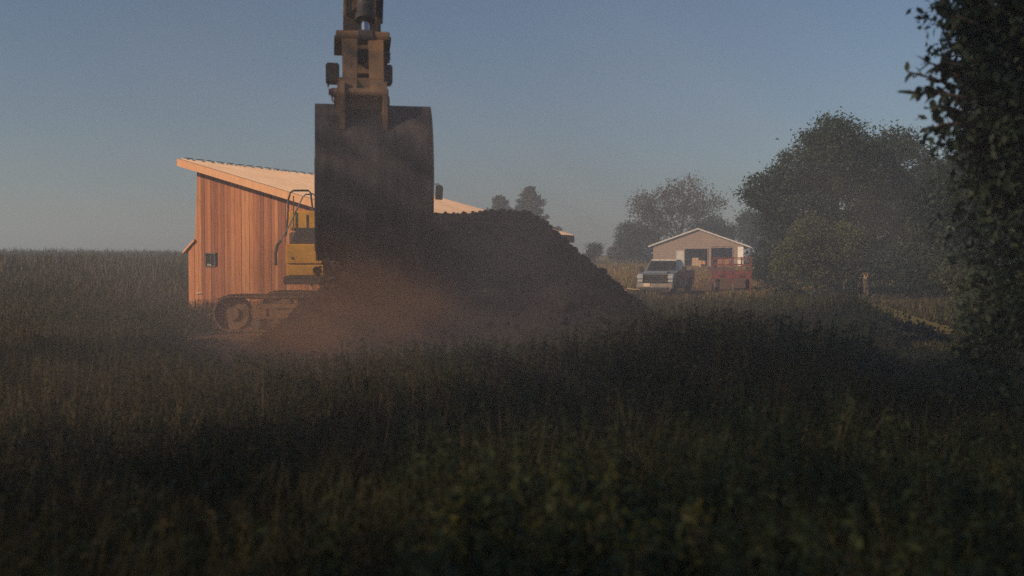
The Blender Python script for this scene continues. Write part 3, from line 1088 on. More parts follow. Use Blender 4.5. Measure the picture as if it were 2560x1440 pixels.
FY = -1.2
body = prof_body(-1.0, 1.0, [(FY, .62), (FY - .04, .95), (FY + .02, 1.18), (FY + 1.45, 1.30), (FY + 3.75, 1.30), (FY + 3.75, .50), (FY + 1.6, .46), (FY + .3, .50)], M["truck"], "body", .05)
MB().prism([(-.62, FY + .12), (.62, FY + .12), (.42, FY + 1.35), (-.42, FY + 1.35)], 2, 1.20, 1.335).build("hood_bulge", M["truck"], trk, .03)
MB().box((0, FY + .72, 1.345), (.62, .10, .02)).build("hood_scoop", M["dark_paint"], trk)
# cab greenhouse
cabv = [(-.93, FY + 1.38, 1.28), (.93, FY + 1.38, 1.28), (.93, FY + 3.7, 1.28), (-.93, FY + 3.7, 1.28),
        (-.74, FY + 2.05, 1.90), (.74, FY + 2.05, 1.90), (.74, FY + 3.45, 1.90), (-.74, FY + 3.45, 1.90)]
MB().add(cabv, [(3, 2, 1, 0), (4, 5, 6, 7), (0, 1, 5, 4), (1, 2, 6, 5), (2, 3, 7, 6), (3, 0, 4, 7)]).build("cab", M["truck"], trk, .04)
MB().box((0, FY + 2.75, 1.915), (1.40, 1.40, .05)).build("cab_roof", M["white"], trk, .02)
for sx in (-.3, 0, .3):
    MB().box((sx, FY + 2.1, 1.955), (.14, .10, .035)).build("marker_light", M["plate"], trk)
def quad_panel(name, q, mat, off):
    q = [Vector(p) for p in q]
    nrm = (q[1] - q[0]).cross(q[3] - q[0]).normalized()
    m = MB()
    vs = [p + nrm * off for p in q] + [p - nrm * .01 for p in q]
    m.add(vs, [(0, 1, 2, 3), (7, 6, 5, 4), (0, 4, 5, 1), (1, 5, 6, 2), (2, 6, 7, 3), (3, 7, 4, 0)])
    return m.build(name, mat, trk)
quad_panel("windscreen", [(-.83, FY + 1.45, 1.33), (.83, FY + 1.45, 1.33), (.69, FY + 1.99, 1.85), (-.69, FY + 1.99, 1.85)], M["glass"], .014)
for sgn in (-1, 1):
    a_ = .93 * sgn
    b_ = .74 * sgn
    for (y0, y1, t0, t1) in ((FY + 1.62, FY + 2.50, FY + 2.15, FY + 2.52), (FY + 2.62, FY + 3.52, FY + 2.64, FY + 3.36)):
        q = [(a_ - .012 * sgn, y0, 1.34), (a_ - .012 * sgn, y1, 1.34), (b_ + .02 * sgn, t1, 1.84), (b_ + .02 * sgn, t0, 1.84)]
        if sgn < 0: q = q[::-1]
        quad_panel("side_window", q, M["glass"], .014)
    MB().box((sgn * 1.18, FY + 1.75, 1.42), (.22, .10, .30)).build("mirror", M["rubber"], trk, .03)
    MB().bar((sgn * .95, FY + 1.8, 1.34), (sgn * 1.12, FY + 1.78, 1.36), .05, .05).build("mirror_arm", M["rubber"], trk)
    MB().box((sgn * .80, FY - .05, 1.02), (.30, .06, .16)).build("headlight", M["headlight"], trk, .02)
    MB().box((sgn * .80, FY - .05, .82), (.28, .06, .12)).build("headlight", M["headlight"], trk, .02)
    MB().box((sgn * .80, FY - .10, .62), (.22, .05, .10)).build("fog_light", M["headlight"], trk, .02)
    for yw in (FY + .75, FY + 4.45):
        wl = MB().tube((sgn * .74, yw, .41), (sgn * 1.0, yw, .41), .41, n=24).build("wheel", M["rubber"], trk, .03)
        MB().tube((sgn * .985, yw, .41), (sgn * 1.012, yw, .41), .23, n=16).build("rim", M["steel"], wl)
        MB().prism([(yw - .56, .48), (yw - .46, .80), (yw - .25, .96), (yw + .25, .96), (yw + .46, .80), (yw + .56, .48), (yw + .46, .42), (yw - .46, .42)], 0, sgn * .985, sgn * 1.006).build("wheel_arch", M["rubber"], trk)
    MB().box((sgn * 1.008, FY + 2.55, .90), (.012, .015, .66)).build("door_seam", M["dark_paint"], trk)
    for yh in (FY + 2.35, FY + 3.35):
        MB().box((sgn * 1.015, yh, 1.12), (.03, .2, .04)).build("door_handle", M["chrome"], trk)
    MB().box((sgn * .98, FY + 2.6, .44), (.14, 1.9, .07)).build("running_board", M["rubber"], trk)
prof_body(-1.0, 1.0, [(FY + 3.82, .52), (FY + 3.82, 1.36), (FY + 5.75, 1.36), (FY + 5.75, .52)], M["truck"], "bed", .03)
grl = MB().box((0, FY - .045, .94), (1.28, .05, .46)).build("grille", M["rubber"], trk, .02)
for zg in (.76, .90, 1.02, 1.14):
    MB().box((0, FY - .08, zg), (1.24, .03, .035)).build("grille_bar", M["chrome"], grl)
for sgn in (-1, 1):
    MB().box((sgn * .63, FY - .08, .95), (.05, .05, .50)).build("grille_post", M["chrome"], grl)
MB().box((0, FY - .08, .96), (.28, .04, .10)).build("badge", M["chrome"], grl, .01)
MB().box((0, FY - .10, .56), (1.96, .22, .26)).build("bumper", M["chrome"] if False else M["steel"], trk, .05)
MB().box((0, FY - .19, .40), (1.5, .10, .12)).build("air_dam", M["rubber"], trk, .02)
MB().box((-.42, FY - .215, .62), (.34, .012, .17)).build("licence_plate", M["plate"], trk)

# pale boards lying in front of the truck
bd = empty("board_pile", (at(1580, 735, 49.5).x, 49.5, g(at(1580, 735, 49.5).x, 49.5)), math.radians(20), "few pale sawn boards tossed on the ground in front of the pickup", "boards")
for i in range(6):
    MB().box((random.uniform(-.15, .15), random.uniform(-.2, .2), .10 + .085 * i), (.9 - .05 * i, .14, .035), Matrix.Rotation(random.uniform(-.6, .6), 3, 'Z') @ Matrix.Rotation(random.uniform(-.15, .15), 3, 'Y')).build("board", M["lumber"], bd)

# ------------------------------------------------------------------ red trailer
RT = Vector(((1829 - 1280) / F * 57, 57.0, 0)); RT.z = g(RT.x, RT.y)
tr = empty("farm_trailer", RT, math.radians(-14), "red steel flatbed trailer with a railed rack, parked right of the pickup", "trailer")
hwT, L2 = 1.08, 3.8
MB().box((0, L2 / 2, 1.02), (2 * hwT, L2, .06)).build("deck", M["red"], tr)
fr = MB()
for zz3 in (.93,):
    fr.box((0, .04, zz3), (2 * hwT + .06, .08, .16))
    fr.box((0, L2 - .04, zz3), (2 * hwT + .06, .08, .16))
    for sgn in (-1, 1): fr.box((sgn * hwT, L2 / 2, zz3), (.08, L2, .16))
fr.build("frame", M["red"], tr, .01)
for yy, hh2 in ((.04, 1.02), (L2 - .04, 1.02)):
    for i in range(5):
        xx = -hwT + i * 2 * hwT / 4
        MB().box((xx, yy, 1.05 + hh2 / 2), (.05, .05, hh2)).build("stake", M["red"], tr)
    for zr in (1.16, 1.62, 2.02):
        MB().box((0, yy - .045, zr), (2 * hwT + .08, .03, .055)).build("rail", M["red"], tr)
for sgn in (-1, 1):
    for zr in (1.5, 1.85):
        MB().box((sgn * (hwT - .07), L2 / 2, zr), (.03, L2 - .2, .08)).build("rail", M["red"], tr)
    MB().box((sgn * (hwT - .02), -.02, .45), (.09, .09, .86)).build("leg", M["red"], tr)
    for yw in (1.2, 2.7):
        wl = MB().tube((sgn * .78, yw, .36), (sgn * .98, yw, .36), .36, n=20).build("wheel", M["rubber"], tr, .02)
        MB().tube((sgn * .97, yw, .36), (sgn * .995, yw, .36), .18, n=14).build("rim", M["white"], wl)
    MB().box((sgn * .55, -.06, .985), (.32, .02, .05)).build("reflector", M["chrome"], tr)
MB().bar((0, 0, .88), (.1, -1.1, .5), .10, .10).build("drawbar", M["red"], tr)
MB().bar((.1, -1.1, .52), (.1, -1.1, .02), .06, .06).build("jack", M["steel"], tr)

# ------------------------------------------------------------------ foliage generators
def rand_frames(n, droop=0.0):
    v = rng.normal(size=(n, 3))
    v[:, 2] -= droop
    v /= np.linalg.norm(v, axis=1)[:, None]
    w_ = rng.normal(size=(n, 3))
    s_ = np.cross(v, w_)
    s_ /= np.linalg.norm(s_, axis=1)[:, None] + 1e-9
    nn_ = np.cross(s_, v)
    return v, s_, nn_


def leaf_arrays(pts, size, aspect=.5, droop=.3):
    n_ = len(pts)
    v, s_, nn_ = rand_frames(n_, droop)
    size = np.broadcast_to(np.asarray(size, float), (n_,))[:, None]
    base = pts
    tip = pts + v * size
    mid = pts + v * size * .45 + nn_ * size * .08
    l = mid + s_ * size * aspect * .5
    r_ = mid - s_ * size * aspect * .5
    V = np.stack([base, l, tip, r_], 1).reshape(-1, 3)
    Q = np.arange(n_ * 4).reshape(-1, 4)
    return V, Q


def crown_points(lobes, per, csig, shell=.55, flat=.8):
    """clumps of leaves spread over each lobe, most of them in its outer shell"""
    out, tint = [], []
    for (c, r, n_) in lobes:
        c = np.array(c)
        r = np.array(r if hasattr(r, "__len__") else (r, r, r * flat), float)
        u = rng.normal(size=(n_, 3))
        u /= np.linalg.norm(u, axis=1)[:, None]
        rad = (shell + (1 - shell) * rng.uniform(0, 1, n_) ** .6) * (1 + .10 * rng.normal(size=n_))
        cc = c + u * rad[:, None] * r
        tt = np.clip(.5 + .22 * rng.normal(size=n_), 0, 1)
        m_ = rng.poisson(per, n_)
        idx = np.repeat(np.arange(n_), m_)
        sg = csig * (.7 + .6 * rng.uniform(0, 1, n_))[idx][:, None]
        p = cc[idx] + rng.normal(size=(len(idx), 3)) * sg * np.array([1, 1, .65])
        out.append(p)
        tint.append(np.clip(tt[idx] + .12 * rng.normal(size=len(idx)), 0, 1))
    return np.concatenate(out), np.concatenate(tint)


def tree(name, base, lobes, per, csig, lsize, mat, label, cat="tree", group=None, trunk_r=.2, aspect=.55, twigs=0, fork=.35):
    base = Vector(base)
    root = empty(name, base, 0, label, cat, group)
    b0 = np.array(base)
    rel = [((np.array(c) - b0), r, n_) for c, r, n_ in lobes]
    pts, tint = crown_points(rel, per, csig)
    keep = pts[:, 2] > .05
    pts, tint = pts[keep], tint[keep]
    sz_ = lsize * (.65 + .7 * rng.uniform(0, 1, len(pts)))
    V, Q = leaf_arrays(pts, sz_, aspect)
    np_mesh("crown", V, Q, mat, root, np.repeat(tint, 4))
    m = MB()
    top = max(rel, key=lambda L: L[0][2])[0]
    fz_ = top[2] * fork
    wob = Vector((random.uniform(-.1, .1), random.uniform(-.1, .1), 0)) * trunk_r * 4
    f1 = Vector((top[0] * .15, top[1] * .15, fz_ * .5)) + wob
    f2 = Vector((top[0] * .35, top[1] * .35, fz_))
    m.path([(0, 0, -.3), (0, 0, .15), f1, f2], [trunk_r * 1.35, trunk_r, trunk_r * .8, trunk_r * .62], 9)
    for c, r, n_ in rel:
        c = Vector(c)
        mid_ = f2.lerp(c, .5) + Vector((random.uniform(-.3, .3), random.uniform(-.3, .3), .2)) * trunk_r * 2
        if c.z < fz_:
            s0 = Vector((f1.x, f1.y, max(c.z * .5, .2)))
            m.path([s0, s0.lerp(c, .5), c], [trunk_r * .4, trunk_r * .28, trunk_r * .1], 6)
        else:
            m.path([f2, mid_, c], [trunk_r * .5, trunk_r * .34, trunk_r * .1], 6)
        rr = float(np.max(r))
        for _ in range(twigs):
            u = Vector(rng.normal(size=3)).normalized()
            u.z = abs(u.z) * .8
            e = c + u * rr * random.uniform(.6, 1.05)
            s0 = c.lerp(f2, random.uniform(0, .35))
            mm = s0.lerp(e, .5) + Vector(rng.normal(size=3)) * rr * .06
            m.path([s0, mm, e], [trunk_r * .12, trunk_r * .07, trunk_r * .02], 4)
    m.build("trunk", M["bark"], root, 0, True)
    return root


def L(px, py, rpx, d, n_, dy=0.0, flat=None):
    p = at(px, py, d + dy)
    r = rpx / F * d
    return ((p.x, p.y, p.z), (r, r * .9, r * (flat or .95)), n_)


def base_of(px, d):
    x_ = (px - 1280) / F * d
    return (x_, d, g(x_, d) - .05)


# trees right of the garage, nearest first
tree("tree", base_of(2090, 56), [L(2085, 395, 100, 56, 190), L(2075, 350, 55, 56, 80), L(1995, 440, 72, 56, 120), L(1905, 482, 44, 55, 60), L(1960, 520, 75, 56, 110),
     L(2010, 580, 105, 55, 170), L(2130, 520, 120, 56, 200), L(2100, 640, 110, 55, 160), L(2170, 430, 80, 57, 110), L(2190, 570, 80, 57, 110)],
     55, .30, .17, M["leaf"], "largest round-crowned green tree, standing right of the garage", group="trees on the right edge of the field", trunk_r=.30, twigs=6)
tree("tree", base_of(2265, 62), [L(2250, 430, 85, 62, 140), L(2235, 362, 40, 62, 50), L(2330, 480, 80, 62, 130), L(2290, 590, 120, 62, 180), L(2385, 610, 90, 62, 120), L(2250, 510, 70, 62, 90)],
     50, .34, .19, M["leaf"], "rounded tree just right of the largest one, with a sprig at its top", group="trees on the right edge of the field", trunk_r=.28, twigs=6)
tree("tree", base_of(1905, 142), [L(1882, 575, 34, 142, 70), L(1868, 545, 18, 142, 25), L(1930, 590, 52, 142, 90), L(1960, 560, 50, 142, 80)],
     45, .55, .36, M["leaf_dark"], "dark tree showing just behind the right end of the garage roof", group="trees on the right edge of the field", trunk_r=.3, twigs=4)
tree("bush", base_of(2040, 50), [L(2025, 565, 28, 50, 40), L(2020, 610, 55, 50, 80), L(1990, 655, 60, 50, 80), L(2080, 640, 70, 50, 100), L(2110, 600, 40, 50, 50)],
     60, .22, .13, M["leaf_light"], "pale green pointed bush in front of the largest tree", "bush", trunk_r=.10, twigs=5)
tree("bush", base_of(1935, 62), [L(1925, 650, 50, 62, 60), L(1960, 670, 55, 62, 60), L(1905, 680, 35, 62, 40)],
     55, .24, .14, M["leaf"], "low green bush right of the red trailer", "bush", trunk_r=.08, twigs=3)
tree("bush", base_of(2270, 46), [L(2230, 680, 55, 46, 70), L(2300, 660, 75, 46, 90), L(2370, 690, 70, 46, 80)],
     55, .22, .13, M["leaf_dark"], "wide dark bush behind the stump by the path", "bush", trunk_r=.08, twigs=3)
tree("bush", base_of(2440, 24), [L(2450, 690, 85, 24, 80), L(2470, 780, 70, 23, 60), L(2510, 740, 100, 23, 90), L(2480, 820, 80, 22, 60)],
     60, .14, .09, M["weed"], "leafy green bush at the right edge beyond the path", "bush", trunk_r=.05, twigs=4)
tree("tree", base_of(2500, 27), [L(2470, 470, 85, 27, 90), L(2430, 560, 110, 27, 130), L(2520, 380, 90, 27, 90), L(2540, 560, 120, 27, 130), L(2440, 660, 100, 27, 100), L(2600, 450, 130, 27, 130)],
     60, .22, .12, M["leaf_dark"], "dense dark tree at the right edge behind the overhanging branches", group="trees on the right edge of the field", trunk_r=.16, twigs=5)
tree("tree", base_of(2420, 36), [L(2400, 480, 85, 36, 120), L(2360, 570, 75, 36, 110), L(2455, 420, 75, 36, 100), L(2390, 650, 95, 36, 140), L(2490, 600, 110, 36, 150), L(2500, 480, 100, 36, 130), L(2330, 660, 60, 36, 80)],
     70, .24, .15, M["leaf_dark"], "dark rounded tree between the large trees and the overhanging branches", group="trees on the right edge of the field", trunk_r=.2, twigs=5)
tree("bush", base_of(2520, 13.5), [L(2500, 800, 70, 13.5, 60), L(2550, 860, 80, 13.5, 70), L(2500, 890, 50, 13.5, 40), L(2590, 780, 80, 13.5, 60)],
     55, .10, .075, M["weed"], "knee-high dark shrub under the overhanging tree at the right edge", "bush", trunk_r=.03, twigs=4)
tree("tree", base_of(2560, 17), [L(2520, 120, 90, 17, 80), L(2570, 260, 110, 17, 110), L(2490, 330, 65, 17, 60), L(2540, 450, 110, 17, 110), L(2470, 560, 80, 17, 80), L(2570, 620, 110, 17, 90), L(2600, 100, 110, 17, 80)],
     60, .16, .10, M["leaf_dark"], "dark leafy tree right behind the overhanging branches", group="trees on the right edge of the field", trunk_r=.14, twigs=8)
for k_, (px, py, rp, d, lab) in enumerate([(1985, 748, 34, 36, "low dark bush in the weeds just right of the trailer"), (2068, 768, 40, 31, "low dark bush in the weeds in front of the pale green pointed bush"),
                                          (2275, 842, 42, 21.5, "low dark bush in the weeds left of the path's near end")]):
    tree("bush", base_of(px, d), [L(px - rp * .5, py, rp, d, 40), L(px + rp * .7, py + rp * .3, rp * .9, d, 40), L(px + rp * 1.6, py + rp * .7, rp * .6, d, 24)],
         55, .13, .10, M["leaf_dark"], lab, "bush", trunk_r=.04, twigs=3)
# trees left of the garage and on the horizon
tree("tree", base_of(1690, 152), [L(1720, 490, 52, 152, 60), L(1670, 520, 55, 152, 60), L(1760, 530, 50, 152, 50), L(1610, 515, 34, 152, 40), L(1700, 570, 70, 152, 90), L(1625, 565, 40, 152, 40)],
     26, .75, .38, M["leaf_brown"], "tall thin-leaved brownish tree behind the garage", group="trees behind the garage", trunk_r=.34, twigs=26)
tree("tree", base_of(1585, 146), [L(1580, 590, 36, 146, 70), L(1605, 610, 45, 146, 80), L(1570, 625, 26, 146, 40)],
     50, .5, .34, M["leaf"], "dense green tree left of the garage", group="trees behind the garage", trunk_r=.2, twigs=4)
tree("tree", base_of(1795, 150), [L(1790, 575, 40, 150, 60), L(1815, 590, 28, 150, 40), L(1770, 590, 40, 150, 50)],
     45, .5, .34, M["leaf_dark"], "low dark tree peeking over the right slope of the garage roof", group="trees behind the garage", trunk_r=.2, twigs=4)
tree("bush", base_of(1487, 120), [L(1487, 625, 17, 120, 30), L(1478, 635, 12, 120, 18)], 45, .25, .2, M["leaf"], "small round bush alone at the end of the golden field", "bush", trunk_r=.06, twigs=6)
tree("bush", base_of(1535, 138), [L(1532, 634, 14, 138, 22), L(1548, 640, 12, 138, 18)], 35, .3, .22, M["leaf_brown"], "faint scrubby bush between the lone bush and the trees", "bush", trunk_r=.05, twigs=5)


def spruce(px, top, d, wpx, label, seed):
    x_, y_, z_ = base_of(px, d)
    H_ = at(px, top, d).z - z_
    R_ = wpx / F * d / 2
    root = empty("spruce_tree", (x_, y_, z_), 0, label, "spruce tree", "spruces on the horizon")
    P_, T_ = [], []
    m = MB().path([(0, 0, -.3), (0, 0, H_ * .5), (0, 0, H_ * .96)], [H_ * .02, H_ * .013, .03], 7)
    r = random.Random(seed)
    zz_ = H_ * .12
    while zz_ < H_ * .97:
        t_ = (zz_ / H_)
        ln = R_ * (1 - t_) ** 1.0 * r.uniform(.85, 1.15) + .15
        k_ = 7
        a0 = r.uniform(0, 6.28)
        for b_ in range(k_):
            a_ = a0 + b_ * 6.28 / k_ + r.uniform(-.3, .3)
            l_ = ln * r.uniform(.6, 1.15)
            end = np.array([math.cos(a_) * l_, math.sin(a_) * l_, zz_ + l_ * r.uniform(-.05, .28)])
            st = np.array([0, 0, zz_])
            n_ = int(50 + l_ * 40)
            tt = rng.uniform(.15, 1, n_)
            p = st + (end - st) * tt[:, None] + rng.normal(size=(n_, 3)) * np.array([.14, .14, .10])
            P_.append(p)
            T_.append(np.full(n_, r.uniform(.1, .9)))
            m.path([st, end * np.array([.9, .9, 1])], [.035, .008], 4)
        zz_ += H_ * .045
    pts = np.concatenate(P_)
    V, Q = leaf_arrays(pts, .46, .45, .2)
    np_mesh("crown", V, Q, M["needles"], root, np.repeat(np.concatenate(T_), 4))
    m.build("trunk", M["bark"], root)


spruce(1324, 460, 150, 215, "taller pointed spruce rising over the top of the soil heap", 1)
spruce(1250, 485, 158, 235, "shorter bushy spruce left of the pointed one, above the barn roof", 2)

# ------------------------------------------------------------------ near tree on the right
NB = Vector((4.35, 7.4, 0.0))
nt_ = empty("overhanging_tree", NB, 0, "close broad-leaved tree hanging over the right edge, leaves in silhouette", "tree")
lobes = []
for (px, py, rpx, n_) in ((2540, 30, 100, 40), (2450, 60, 55, 20), (2500, 250, 60, 26), (2590, 210, 90, 34), (2550, 350, 90, 40), (2600, 500, 130, 60), (2580, 700, 100, 40), (2630, 60, 130, 50), (2600, 880, 130, 40),
                          (2440, 170, 35, 12), (2455, 330, 50, 22), (2500, 440, 60, 26), (2420, 20, 40, 14)):
    p = at(px, py, 7.2) - NB
    r = rpx / F * 7.2
    lobes.append((tuple(p), (r, r * 1.6, r), n_))
pts, tint = crown_points(lobes, 22, .12)
V, Q = leaf_arrays(pts, .085 * (.6 + .7 * rng.uniform(0, 1, len(pts))), .5, .6)
o = np_mesh("crown", V, Q, M["leaf_near"], nt_, np.repeat(tint, 4))
m = MB()
m.path([(0, 0, -.3), (.02, 0, 1.0), (-.05, .05, 2.4), (-.15, 0, 4.2), (-.3, -.1, 6.0)], [.17, .13, .11, .08, .03], 10)
for c, r, n_ in lobes:
    c = Vector(c)
    s0 = Vector((-.08, .02, max(.6, c.z - .8)))
    m.path([s0, s0.lerp(c, .5) + Vector((0, 0, .06)), c], [.04, .025, .008], 6)
m.build("trunk", M["bark"], nt_, 0, True)
leaf_v = []
lm = bpy.data.meshes.new("leaf")
lv = [(0, 0, 0), (.15, .17, .02), (.42, .23, .03), (.72, .15, .01), (1, 0, -.06), (.72, -.15, .01), (.42, -.23, .03), (.15, -.17, .02), (.42, 0, -.02), (.72, 0, -.03)]
lm.from_pydata(lv, [], [(0, 1, 2, 8), (8, 2, 3, 9), (9, 3, 4), (0, 8, 6, 7), (8, 9, 5, 6), (9, 4, 5)])
lm.materials.append(M["leaf_near"])
la = lm.attributes.new("tint", 'FLOAT', 'POINT')
la.data.foreach_set("value", [.45] * len(lv))
# sprays that stand out against the sky: branch > leaf
sprays = [((2470, 250), [(2400, 225), (2330, 200), (2262, 182)]), ((2470, 250), [(2400, 245), (2340, 235), (2278, 236)]), ((2460, 200), [(2420, 190), (2375, 178)]),
          ((2480, 330), [(2400, 310), (2350, 312), (2312, 335)]), ((2480, 330), [(2420, 290), (2370, 270), (2318, 272)]), ((2500, 150), [(2440, 150), (2390, 165), (2350, 160)]), ((2490, 280), [(2430, 262), (2370, 240), (2300, 222)]), ((2470, 215), [(2400, 200), (2345, 170), (2310, 158)]), ((2480, 90), [(2420, 60), (2370, 40), (2345, 10)]),
          ((2480, 120), [(2420, 110), (2375, 120), (2362, 140)]), ((2490, 400), [(2440, 380), (2390, 360), (2360, 370)])]
for si, (s0, pl) in enumerate(sprays):
    dd = 7.2 + random.uniform(-.4, .3)
    P3 = [at(*s0, dd + .2) - NB] + [at(*q, dd) - NB for q in pl]
    br = MB().path(P3, [.022, .015, .010, .006][:len(P3)], 5).build("branch", M["bark"], nt_, 0, True)
    nl = 17
    for k_ in range(nl):
        t_ = (.25 + .75 * k_ / (nl - 1)) * (len(P3) - 1)
        i_ = min(int(t_), len(P3) - 2)
        p = P3[i_].lerp(P3[i_ + 1], t_ - i_)
        ax = (P3[i_ + 1] - P3[i_]).normalized()
        lo = link("leaf", lm, None, br)
        sd_ = (ax * random.uniform(.2, .9) + Vector((random.uniform(-.5, .5), random.uniform(-.6, .6), random.uniform(-1.0, .45)))).normalized()
        lo.location = p
        q_ = sd_.to_track_quat('X', 'Z')
        lo.rotation_euler = (q_ @ Euler((random.uniform(-1, 1), 0, 0)).to_quaternion()).to_euler()
        s_ = random.uniform(.085, .135)
        lo.scale = (s_, s_, s_)

# trees along the left side of the field, outside the frame: they shade the foreground and the heap
SHADE = (17, 22, 18, 18, 20)
for k_, (x0, y0, hh0) in enumerate([(-17.6, 3.4, 15.5), (-16.8, -3.6, 19.0), (-16.4, -8.2, 18.5), (-15.2, -12.4, 15.0), (-14.5, -17.0, 15.0)]):
    lb = []
    for q_ in range(12):
        a_ = q_ * 2.4
        zq = hh0 * (.22 + .70 * (q_ + .5) / 12)
        rq = 2.1 * math.sin(math.pi * min(.95, .25 + .7 * (q_ + .5) / 12)) ** .5
        lb.append(((x0 + math.cos(a_) * 1.1, y0 + math.sin(a_) * 1.0, zq), (rq, rq, 1.5), SHADE[k_]))
    tree("tree", (x0, y0, g(x0, y0) - .05), lb, 26, .32, .24, M["leaf"], ["thin-crowned tree at the far end of the row left of the field", "second tree from the far end of the row left of the field", "middle tree of the row left of the field", "fourth tree from the far end of the row left of the field", "tree at the near end of the row left of the field"][k_], group="row of trees left of the field", trunk_r=.24, twigs=2)

# ------------------------------------------------------------------ broken stump by the path
sb = at(2166, 735, 48)
stp = empty("tree_stump", (sb.x, sb.y, g(sb.x, sb.y)), 0, "broken brown stump with a pale splintered top beside the path", "stump")
m = MB().path([(0, 0, -.1), (.02, 0, .4), (-.02, .02, .95)], [.20, .16, .15], 9)
m.path([(.12, 0, .3), (.25, .02, .7), (.28, .02, .95)], [.05, .04, .02], 6)
m.build("trunk", M["bark"], stp, 0, True)
m = MB()
for k_ in range(7):
    a_ = k_ * .9
    m.tube((math.cos(a_) * .08 - .02, math.sin(a_) * .08, .93), (math.cos(a_) * .11 + .03, math.sin(a_) * .10, 1.08 + .07 * (k_ % 3)), .06, .012, 5)
m.build("splintered_top", M["split_wood"], stp)
MB().path([(-.42, -.1, 0), (-.46, -.1, .35), (-.40, -.1, .62), (-.30, -.12, .74), (-.33, -.1, .60)], [.03, .028, .025, .02, .01], 6).build("bent_shoot", M["bark"], stp)

# ------------------------------------------------------------------ grasses and weeds
def blades(pts, h, w_, lean, bend, tint, name, mat, kindlabel=None):
    n_ = len(pts)
    a_ = rng.uniform(0, 6.283, n_)
    dirx = np.stack([np.cos(a_), np.sin(a_), np.zeros(n_)], 1)
    wa = a_ + rng.uniform(-1.2, 1.2, n_)
    side = np.stack([-np.sin(wa), np.cos(wa), np.zeros(n_)], 1)
    h = np.asarray(h)[:, None]
    w_ = np.broadcast_to(np.asarray(w_, float), (n_,))[:, None]
    ln = np.broadcast_to(np.asarray(lean, float), (n_,))[:, None]
    bd_ = np.broadcast_to(np.asarray(bend, float), (n_,))[:, None]
    up = np.array([0, 0, 1.0])
    p0 = pts
    p1 = pts + up * h * .55 + dirx * h * ln * .5
    p2 = pts + up * h * (1 - .25 * bd_) + dirx * h * (ln + bd_ * .6)
    V = np.stack([p0 - side * w_ * .5, p0 + side * w_ * .5, p1 - side * w_ * .42, p1 + side * w_ * .42, p2], 1).reshape(-1, 3)
    i0 = np.arange(n_)[:, None] * 5
    Q = i0 + np.array([0, 1, 3, 2])
    T = i0 + np.array([2, 3, 4])
    o_ = np_mesh(name, V, Q, mat, None, np.repeat(tint, 5), tri=T)
    return tag(o_, kind="stuff")


def wedge(n_, d0, d1, lo=-.60, hi=.60, p=1.0):
    """scatter in the field of view, thinner with distance"""
    u = rng.uniform(0, 1, n_)
    if p == 1.0:
        d = d0 * (d1 / d0) ** u
    else:
        d = (d0 ** p + (d1 ** p - d0 ** p) * u) ** (1 / p)
    x_ = rng.uniform(lo, hi, n_) * d
    return x_, d


def in_barn(x_, y_):
    rx = (x_ - BA.x) * math.cos(TH) - (y_ - BA.y) * math.sin(TH)
    ry = (x_ - BA.x) * math.sin(TH) + (y_ - BA.y) * math.cos(TH)
    return (rx > -.9) & (rx < BW + .2) & (ry > -1.8) & (ry < BL + .2)


def in_pile(x_, y_): return (x_ > -5.4) & (x_ < 4.2) & (y_ > 10.4) & (y_ < 18.2) & (pile_h(x_, y_) > .18)


def dist_line(x_, y_, pts):
    best = np.full(len(x_), 1e9)
    for (ax, ay), (bx_, by_) in zip(pts[:-1], pts[1:]):
        dx, dy = bx_ - ax, by_ - ay
        t_ = np.clip(((x_ - ax) * dx + (y_ - ay) * dy) / (dx * dx + dy * dy), 0, 1)
        best = np.minimum(best, np.hypot(x_ - ax - t_ * dx, y_ - ay - t_ * dy))
    return best


def keep_clear(x_, y_):
    bad = in_barn(x_, y_) | in_pile(x_, y_)
    bad |= (np.abs(x_ + 3.4) < 4.4) & (np.abs(y_ - 22.6) < 2.6)                     # under the excavator
    bad |= (np.abs(x_ - TK.x) < 2.2) & (y_ > 51.0) & (y_ < 59.0)
    bad |= (np.abs(x_ - RT.x) < 1.3) & (y_ > 56.6) & (y_ < 61.2)
    bad |= dist_line(x_, y_, PATH) < .36 + .12 * rng.uniform(0, 1, len(x_))
    gx2 = (x_ - GC.x) * math.cos(-grot) - (y_ - GC.y) * math.sin(-grot)
    gy2 = (x_ - GC.x) * math.sin(-grot) + (y_ - GC.y) * math.cos(-grot)
    bad |= (np.abs(gx2) < hw + .3) & (gy2 > -2.0) & (gy2 < GD)
    dl = dist_line(x_, y_, [(7, 50), (13, 60), (18, 80), (22, 105), (24.5, 127)])
    bad |= dl < 1.4
    return ~bad


def height_cap(x_, y_):
    """how tall the growth stands: sight lines measured in the photo"""
    s_ = x_ / y_
    patch = fbm(x_, y_, .5, 3, 21)
    base = .80 + .12 * patch + .14 * np.exp(-((y_ - 9.8) / 1.6) ** 2) * (np.abs(x_ + .5) < 5.5)
    right = 1 / (1 + np.exp(-(s_ - .11) / .02)) * 1 / (1 + np.exp((s_ - .33) / .03))
    hcap = base + right * .22 * np.clip((y_ - 5) / 5, 0, 1) * (y_ < 24) - .18 * (s_ > .36) * (y_ > 5)
    # low growth where the machine has driven and beside the mown path
    low1 = np.maximum(.12, 1.60 - .086 * y_)
    low2 = np.maximum(.12, 1.58 - .088 * y_)
    hcap = np.where((s_ > -.335) & (s_ < -.165) & (y_ < 22), np.minimum(hcap, low1), hcap)
    return np.where((s_ > .385) & (s_ < .455) & (y_ < 24), np.minimum(hcap, low2), hcap)


